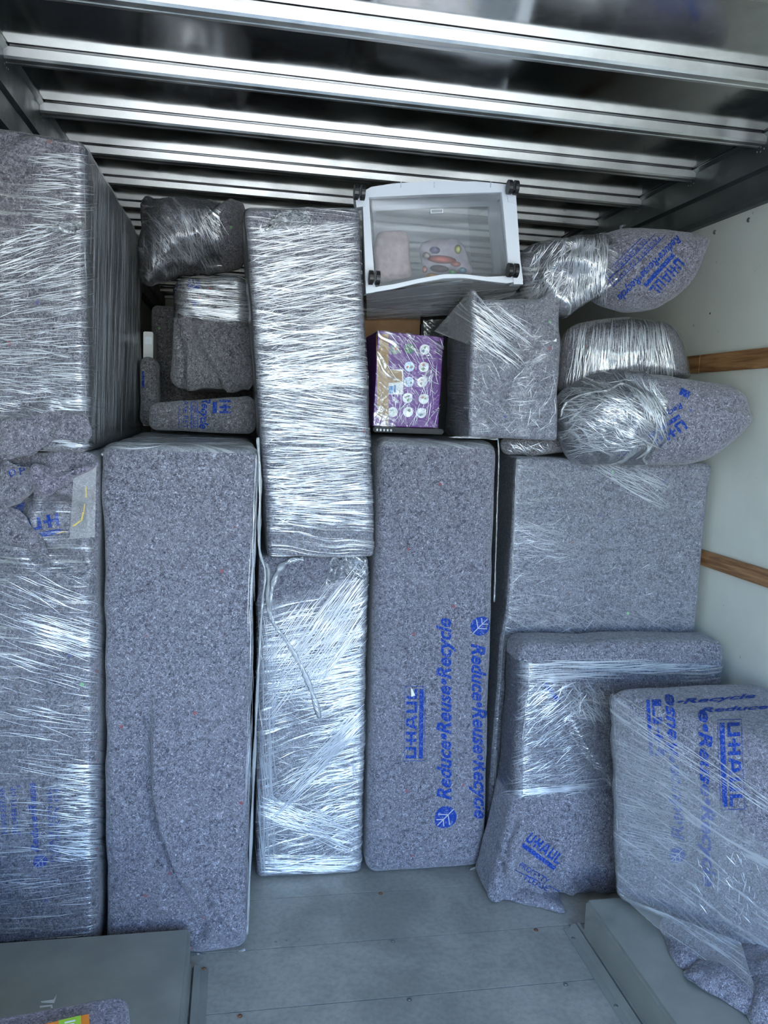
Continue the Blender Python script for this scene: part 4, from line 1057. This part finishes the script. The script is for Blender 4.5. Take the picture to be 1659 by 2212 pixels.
rope('film_edge', S14, ((1092, 1352), (1086, 1400), (1082, 1475)), .005, t14, 30, .002, 2.64, 4, M['film_loop'])
rope('film_edge', None, ((1073, 1620), (1070, 1700), (1066, 1770)), .005, t14, 30, .002, 2.62, 5, M['film_loop'])
strands(S14, ((1300, 1000), (1430, 1030), (1420, 1100), (1300, 1020)), 70, .5, 90, t14, 111, .12)
strands(S14, ((1120, 1130), (1220, 1130), (1220, 1210), (1120, 1200)), 90, .2, 40, t14, 112, .2, (.0004, .0009))
strands(S14, ((1120, 1000), (1160, 1000), (1150, 1340), (1110, 1340)), 120, .1, 26, t14, 113, .15, (.0004, .0009))
strands(S14, ((1100, 1330), (1530, 1300), (1520, 1375), (1090, 1400)), 110, .45, 60, t14, 114, .15, (.0004, .001))
strands(S14, ((1120, 1000), (1535, 1010), (1515, 1370), (1105, 1370)), 200, .08, 50, t14, 115, .4, (.0003, .0008))
PT = Puff(opx(((1085, 962), (1130, 955), (1200, 955), (1250, 968), (1245, 985), (1180, 990), (1120, 995), (1088, 990)), 2.72), 2.72, .05, .08, 48, 10, 2.4, .012, 14, 7)
tg = thing('loose_moving_pad', (float(PT.V[:, 0].mean()), 2.72, float(PT.V[:, 2].min())), 'loose dark pad edge squeezed under the peaked box, on the broad box', 'moving pad')
PT.V[:, 2] += Z14 + .002 - PT.V[:, 2].min(); PT.build('pad_cloth', M['felt_dark'], tg)
strands(PT, ((1100, 960), (1200, 960), (1200, 990), (1100, 990)), 30, .5, 40, tg, 7, .3)

# ---- three stuffed sacks on it
def plane_px(px, Y0, s_, x0):
    out = []
    for p in px:
        d = ray(p); t_ = (Y0 - s_ * x0) / (d[1] - s_ * d[0]); q = d * t_ + [0, 0, EYE]; out.append((q[0], q[2]))
    return out
def sack(px, Y0, s_, x0, tf, tb, seed, fn=None, amp=.012, zmin=None, **kw):
    o = plane_px(px, Y0, s_, x0)
    if zmin is not None: o = [(x, max(z, zmin)) for x, z in o]
    def f2(V, N_, T):
        V = V.copy(); V[:, 1] += s_ * (V[:, 0] - x0)
        if fn is not None: V = fn(V, N_, T)
        V[:, 0] = np.minimum(V[:, 0], XR - .004); return V
    return Puff(o, Y0, tf, tb, 110, 30, kw.get('p', 2.6), amp, kw.get('scale', 7), seed, f2)
zb = Z14 + .004
def fnLow(V, N_, T):
    c = at((1308, 915), 2.5); d2 = ((V[:, 0] - c[0]) ** 2 / .13 ** 2 + (V[:, 2] - c[2]) ** 2 / .10 ** 2)
    V = front_only(V, N_, .055 * np.exp(-d2 ** 2)); 
    return front_only(V, N_, crease(((1345, 805), (1400, 850), (1425, 910), (1420, 960), (1390, 995)), 2.5, .018, -.022)(V) + crease(((1615, 880), (1570, 878), (1545, 870)), 2.45, .02, -.02)(V) + .006 * ridged(V, 12, 3) * np.clip((c[0] + .16 - V[:, 0]) / .1, 0, 1))
PL = sack(((1197, 890), (1212, 850), (1260, 822), (1335, 803), (1420, 812), (1500, 820), (1580, 840), (1612, 872), (1616, 905), (1590, 942), (1540, 980), (1480, 1000), (1400, 1003), (1300, 1003), (1240, 1000), (1208, 950)), 2.56, -.30, 1.36, .15, .17, 121, fnLow)
tLo = thing('stuffed_sack', (1.36, 2.56, float(PL.V[:, 2].min())), 'lowest stuffed pad sack, one half bunched in gathered film, on the broad box', 'stuffed sack', 'sacks piled by the white wall')
bLo = PL.build('moving_pad', M['felt'], tLo)
xk = at((1425, 900), 2.5)[0]
PL.shell('stretch_film', M['film_knot'], tLo, lambda c, f: c[1] < 2.6 and c[0] < xk - .25 * abs(c[2] - 1.58), .005, .005)
logo_at(PL, (1474, 906), (1404, 952), 22, bLo, False, 3, 3.3)
lettering(PL, 'Recycle', (1470, 870), (1420, 905), 12, bLo, .2, .03); stamp(PL, 'printed_block', rects([(0, 0, 1, 1)]), (1466, 852), (20, 10), (6, -14), bLo)
lettering(PL, 'Recyc', (1370, 960), (1330, 985), 13, bLo)
rope('film_edge', PL, ((1212, 900), (1225, 870), (1270, 850), (1310, 845), (1345, 830), (1385, 850), (1412, 890), (1418, 930), (1405, 965), (1375, 990)), .009, tLo, 70, .006, None, 3, M['film_loop'])
rope('film_edge', PL, ((1440, 920), (1432, 870), (1420, 830)), .003, tLo, 30, .004, None, 5)
strands(PL, ((1210, 850), (1340, 820), (1420, 960), (1230, 985)), 260, lambda u, v: -.4 + 1.2 * u, 55, tLo, 121, .35, (.0005, .0016), .008)
strands(PL, ((1340, 815), (1440, 830), (1430, 930), (1390, 880)), 110, 1.1, 70, tLo, 122, .15, (.0005, .0014), .007)
PM = sack(((1210, 790), (1216, 730), (1250, 697), (1330, 684), (1400, 692), (1445, 715), (1468, 760), (1481, 800), (1476, 822), (1400, 828), (1330, 826), (1260, 846), (1222, 850), (1207, 835)), 2.72, -.1, 1.3, .13, .16, 131)
tMi = thing('stuffed_sack', (1.33, 2.7, float(PM.V[:, 2].min())), 'middle stuffed pad sack ribbed with upright film streaks between two lettered sacks', 'stuffed sack', 'sacks piled by the white wall')
bMi = PM.build('moving_pad', M['felt_warm'], tMi)
PM.shell('stretch_film', M['film_v'], tMi, lambda c, f: c[1] < 2.66, .004, .003)
strands(PM, ((1230, 700), (1440, 715), (1465, 815), (1220, 830)), 300, lambda u, v: 1.75 - .35 * u, 55, tMi, 131, .06, (.0006, .0018), .006)
def fnTop(V, N_, T):
    w = np.clip((at((1300, 580), 2.6)[0] - V[:, 0]) / .1, 0, 1)
    return front_only(V, N_, w * .02 * (ridged(V, 11, 6) - .7) + crease(((1290, 520), (1300, 600), (1290, 645)), 2.6, .03, -.02)(V))
PTp = sack(((1126, 600), (1132, 552), (1165, 530), (1230, 514), (1290, 508), (1335, 498), (1400, 500), (1460, 504), (1522, 517), (1516, 545), (1482, 610), (1440, 652), (1390, 676), (1325, 664), (1285, 645), (1245, 662), (1215, 684), (1150, 668)), 2.62, -.12, 1.3, .15, .17, 141, fnTop)
tTo = thing('stuffed_sack', (1.3, 2.62, float(PTp.V[:, 2].min())), 'topmost stuffed pad sack, slanting blue words on one end, crinkled film on the other', 'stuffed sack', 'sacks piled by the white wall')
bTo = PTp.build('moving_pad', M['felt'], tTo)
xk2 = at((1315, 580), 2.55)[0]
PTp.shell('stretch_film', M['film_knot'], tTo, lambda c, f: c[1] < 2.72 and c[0] < xk2, .005, .005)
logo_at(PTp, (1462, 556), (1400, 624), 24, bTo, False); lettering(PTp, 'Reduce•Reuse•Recycle', (1462, 508), (1333, 640), 17, bTo)
lettering(PTp, 'PROPERTY OF U-HAUL', (1420, 510), (1314, 612), 13, bTo, 0, .0); lettering(PTp, 'DS. PLEASE RETURN', (1390, 516), (1306, 598), 13, bTo, 0, .0)
for a, b in (((1437, 508), (1322, 620)), ((1414, 506), (1308, 610)), ((1385, 514), (1304, 592))):
    d = np.array(b) - np.array(a); stamp(PTp, 'printed_line', rects([(0, 0, 1, 1)]), a, d, (1.1, 1.0), bTo)
strands(PTp, ((1150, 530), (1310, 515), (1310, 650), (1150, 640)), 240, lambda u, v: 2.2 - .7 * u, 45, tTo, 141, .3, (.0006, .0022), .008)
strands(PTp, ((1240, 520), (1310, 520), (1305, 640), (1240, 650)), 130, 1.6, 70, tTo, 142, .06, (.0006, .002), .008)
tip = [at(p, 2.62) for p in ((1345, 506), (1342, 497), (1341, 490), (1352, 486))]
V, F, uv = tube(spline(tip, 14), [.014, .014, .013, .012, .011, .01, .009, .008, .007, .006, .005, .004, .003, .002], 8, flat=.5); mesh_obj('pad_corner', V, F, M['felt'], tTo, uv)

# ---- low pad-wrapped panel in front of it
C15 = [at(p, y) for p, y in zip(((1128, 1392), (1592, 1386), (1560, 1900), (1108, 1920)), (2.42, 2.42, 2.36, 2.36))]
C15[2][2] = C15[3][2] = 0; C15[3][0] = at((1098, 1935), 2.36)[0]; C15[1][0] = C15[2][0] = 1.672
C15 = C15 + [np.array(c) + [0, .17 if i < 2 else .22, 0] for i, c in enumerate(C15)]
cr15 = [fold(((1225, 1550), (1265, 1620), (1345, 1720)), 2.4, .05, .022), fold(((1135, 1760), (1110, 1830), (1090, 1910)), 2.36, .04, .028), fold(((1080, 1830), (1098, 1880), (1125, 1935)), 2.36, .03, .022), fold(((1150, 1870), (1190, 1915), (1240, 1930)), 2.36, .03, .018), crease(((1132, 1425), (1250, 1418), (1560, 1412)), 2.42, .02, -.008)]
def fn15(V, N_, T):
    w = np.clip((.42 - V[:, 2]) / .42, 0, 1) ** 1.5 * np.clip(-T[:, 0], 0, 1) ** 3; V = V.copy(); V[:, 0] -= .075 * w
    w2 = np.clip((.3 - V[:, 2]) / .3, 0, 1) * np.clip(.4 - T[:, 0], 0, 1)
    V = front_only(V, N_, w2 * .02 * (ridged(V, 8, 15) - .5)); return front_only(V, N_, sum(c(V) for c in cr15))
t15 = thing('wrapped_furniture', base_of(C15), 'low pad-wrapped panel with a sagging lower corner, standing behind the lettered parcel', 'wrapped furniture')
S15 = Soft(C15, .04, .0115, .014, 5, 151, fn15); b15 = S15.build('moving_pad', M['felt'], t15)
z1 = at((1200, 1432), 2.42)[2]; z2 = at((1200, 1722), 2.37)[2]
S15.shell('stretch_film', M['film_h'], t15, lambda c, f: f in (0, 2) and z2 < c[2] < z1, .004, .003)
strands(S15, ((1135, 1430), (1330, 1425), (1560, 1440), (1140, 1480)), 150, -.02, 90, t15, 151, .05)
strands(S15, ((1130, 1480), (1260, 1480), (1260, 1715), (1110, 1715)), 330, lambda u, v: -.7 + .6 * v, 45, t15, 152, .2, (.0004, .0012))
strands(S15, ((1115, 1705), (1260, 1690), (1262, 1700), (1112, 1722)), 50, -.1, 110, t15, 153, .03, (.0006, .0016))
strands(S15, ((1200, 1480), (1300, 1480), (1330, 1560), (1230, 1550)), 80, .8, 40, t15, 154, .5, (.0006, .0018))
rope('film_edge', S15, ((1122, 1430), (1140, 1430), (1142, 1480), (1136, 1530), (1130, 1600), (1128, 1715)), .005, t15, 50, .004, None, 8)
logo_at(S15, (1134, 1816), (1204, 1868), 24, b15, False); lettering(S15, 'PROPERTY', (1120, 1872), (1180, 1910), 13, b15, 0, .0); lettering(S15, 'PLEASE', (1132, 1900), (1180, 1925), 13, b15, 0, .0)
stamp(S15, 'printed_line', rects([(0, 0, 1, 1)]), (1112, 1880), (100, 48), (.8, -1.4), b15)
stamp(S15, 'printed_words', rects([(0, 0, 2.2, .8)]), (1172, 1478), (14, 18), (10, -6), b15)
fl = [onz(p, .006) for p in ((1062, 1912), (1080, 1935), (1120, 1935), (1160, 1928), (1204, 1921), (1210, 1945), (1217, 1970), (1160, 1957), (1100, 1945), (1068, 1938))]
PF = Puff([(q[0], q[1]) for q in fl], 0, .03, .003, 60, 12, 2.0, .008, 20, 9)
PF.V = np.stack([PF.V[:, 0], PF.V[:, 2], np.maximum(.004 - PF.V[:, 1], .002)], 1); PF.N = np.stack([PF.N[:, 0], PF.N[:, 2], -PF.N[:, 1]], 1); PF.F = [f[::-1] for f in PF.F]
PF.build('pad_flap', M['felt'], t15)

# ---- lettered parcel on the right wheel well
C16 = [(1.085, 2.165, .815), (1.515, 1.56, .80), (1.56, 1.665, WZ), (1.175, 2.18, WZ), (1.655, 2.235, .81), (1.688, 1.57, .80), (1.688, 1.63, WZ), (1.66, 2.20, WZ)]
t16 = thing('wrapped_furniture', base_of(C16), 'pad-wrapped parcel with upright blue lettering bending over its top edge, veiled by film', 'wrapped furniture')
def fn16(V, N_, T):
    V = V.copy(); w = np.clip((V[:, 2] - .72) / .09, 0, 1) * np.clip(-T[:, 1] - .2, 0, 1) * np.clip((T[:, 0] + .5), 0, 1); V[:, 2] -= .02 * w
    return V
S16 = Soft(C16, .04, .014, .010, 6, 161, fn16); b16 = S16.build('moving_pad', M['felt'], t16)
def keep16(c, f):
    t_ = (c[0] - 1.12) / .4; return f == 0 and c[2] < .80 - .42 * t_
S16.shell('stretch_film', M['film_haze'], t16, keep16, .005, .003)
rope('film_edge', S16, ((1322, 1492), (1360, 1515), (1430, 1560), (1500, 1605), (1560, 1650), (1620, 1700), (1659, 1730)), .0035, t16, 60, .004, None, 2)
rope('film_edge', S16, ((1321, 1500), (1330, 1600), (1333, 1750), (1338, 1860)), .004, t16, 40, .003, None, 4)
rope('film_edge', S16, ((1335, 1870), (1328, 1900), (1340, 1930), (1380, 1950), (1420, 1962)), .006, t16, 40, .004, None, 6)
logo_at(S16, (1571, 1562), (1578, 1742), 27, b16); lettering(S16, 'e•Reuse•Recycle', (1510, 1535), (1520, 1915), 28, b16)
lettering(S16, 'Reduce•Reuse', (1478, 1815), (1454, 1500), 27, b16); leaf_at(S16, (1464, 1846), 17, (0, -1), b16)
stamp(S16, 'printed_logo', logo(False, 2), (1408, 1512), (4, 60), (20, 0), b16)
lettering(S16, '•Recycle', (1462, 1522), (1632, 1508), 10, b16); lettering(S16, 'Reduce', (1512, 1540), (1659, 1532), 10, b16)
strands(S16, ((1335, 1600), (1480, 1640), (1480, 1880), (1335, 1820)), 300, lambda u, v: .45 - .25 * v, 80, t16, 161, .08, (.0003, .0009))
strands(S16, ((1335, 1510), (1659, 1720), (1659, 1760), (1335, 1560)), 60, .58, 130, t16, 162, .04, (.0004, .001))
strands(S16, ((1500, 1850), (1640, 1850), (1640, 1990), (1500, 1960)), 60, 1.4, 26, t16, 163, .5, (.0006, .002))
sheet('film_web', ((1345, 1938), (1600, 2035), (1640, 2165), (1480, 2060)), (2.10, 1.80, 1.66, 1.90), M['film_haze'], t16, 12, .003, 8)
# crumpled pads below it
tcp = thing('crumpled_moving_pad', (1.45, 1.75, WZ), 'crumpled pad spilling over the wheel well cover below the lettered parcel', 'moving pad')
def flat_pad(px, z0, hgt, seed, mat, amp=.012):
    o = [(lambda q: (min(q[0], XR - .008), q[1]))(onz(p, z0)) for p in px]
    P = Puff(o, 0, hgt, .002, 80, 20, 2.2, amp, 12, seed, lambda V, N_, T: V + N_ * (.006 * (ridged(V, 6, seed) - .8))[:, None])
    P.V = np.stack([np.minimum(P.V[:, 0], XR - .004), P.V[:, 2], np.maximum(z0 - P.V[:, 1], z0)], 1); P.N = np.stack([P.N[:, 0], P.N[:, 2], -P.N[:, 1]], 1); P.F = [f[::-1] for f in P.F]
    P.build('pad_fold', mat, tcp); return P
flat_pad(((1432, 1992), (1437, 2030), (1470, 2092), (1530, 2105), (1590, 2090), (1600, 2030), (1560, 1985), (1490, 1972)), WZ + .002, .05, 3, M['felt'])
flat_pad(((1474, 2108), (1500, 2085), (1545, 2080), (1600, 2100), (1659, 2150), (1690, 2230), (1640, 2215), (1570, 2168), (1510, 2140)), WZ + .002, .055, 6, M['felt'])
flat_pad(((1565, 2090), (1600, 2010), (1659, 1990), (1760, 2040), (1780, 2240), (1650, 2230), (1600, 2170)), WZ + .002, .095, 8, M['felt'], .015)

# ---- bottom left: wrapped case with a packet on it
k0 = onz((282, 2131), .45); k1 = onz((0, 2180), .45); dr = (k1 - k0) / np.linalg.norm(k1 - k0); pe = np.array([-dr[1], dr[0], 0]) * (1 if -dr[1] * 0 + dr[0] < 0 else -1)
pe = np.array([dr[1] * -1, dr[0], 0]); pe = pe if pe[1] < 0 else -pe
a_ = k0; b_ = k0 + dr * .47; c_ = b_ + pe * .34; d_ = a_ + pe * .34 + np.array([.015, 0, 0])
def zz(p, z): return (p[0], p[1], z)
C17 = [zz(c_, .45), zz(d_, .45), zz(d_, WZ + .001), zz(c_, WZ + .001), zz(b_, .45), zz(a_, .45), zz(a_, WZ + .001), zz(b_, WZ + .001)]
t17 = thing('wrapped_furniture', base_of(C17), 'small pad-wrapped case on the wheel well cover carrying the orange packet', 'wrapped furniture')
S17 = Soft(C17, .03, .012, .006, 9, 171); b17 = S17.build('moving_pad', M['felt_mauve'], t17)
zt = .449
q0 = onz((192, 2190), zt + .02); q1 = onz((92, 2213), zt + .02); e = (q1 - q0) / np.linalg.norm(q1 - q0); pn = np.array([-e[1], e[0], 0]); pn = pn if pn[1] < 0 else -pn
tO = thing('snack_packet', tuple((q0 + e * .08 + pn * .06) * [1, 1, 0] + [0, 0, zt + .001]), 'bright orange packet with a green label resting on the small wrapped case', 'packet')
def slab(name, u0, u1, v0, v1, z0, z1, mat, bev=.0):
    P = [q0 + e * u + pn * v for u, v in ((u0, v0), (u1, v0), (u1, v1), (u0, v1))]
    V = [zz(p, z0) for p in P] + [zz(p, z1) for p in P]
    return mesh_obj(name, V, [[3, 2, 1, 0], [4, 5, 6, 7], [0, 1, 5, 4], [1, 2, 6, 5], [2, 3, 7, 6], [3, 0, 4, 7]][0:6], mat, tO, smooth=False)
slab('packet_body', 0, .2, 0, .14, zt + .002, zt + .02, M['orange'])
slab('green_label', .014, .052, .0, .09, zt + .0202, zt + .0208, M['green'])
slab('white_lettering', .024, .042, .008, .012, zt + .0209, zt + .0212, M['white']); slab('white_lettering', .026, .040, .016, .021, zt + .0209, zt + .0212, M['white'])

# ---- bunched ends of film left on two of the pieces
def tuft(px, Y, t, parent, seed):
    P = Puff(opx(px, Y), Y, t, .002, 64, 16, 1.6, .012, 30, seed, lambda V, N_, T: V + N_ * (.011 * (ridged(V, 34, seed) - .8))[:, None])
    P.build('film_tuft', M['film_knot'], parent)
tuft(((570, 500), (590, 470), (620, 452), (650, 458), (672, 474), (650, 492), (610, 498)), 2.545, .02, t5, 3)
tuft(((95, 500), (120, 482), (150, 476), (178, 484), (180, 500), (150, 506)), 2.195, .016, tA, 5)
tuft(((715, 1215), (735, 1202), (770, 1204), (792, 1222), (780, 1250), (745, 1240), (705, 1265)), 2.595, .014, t4, 8)
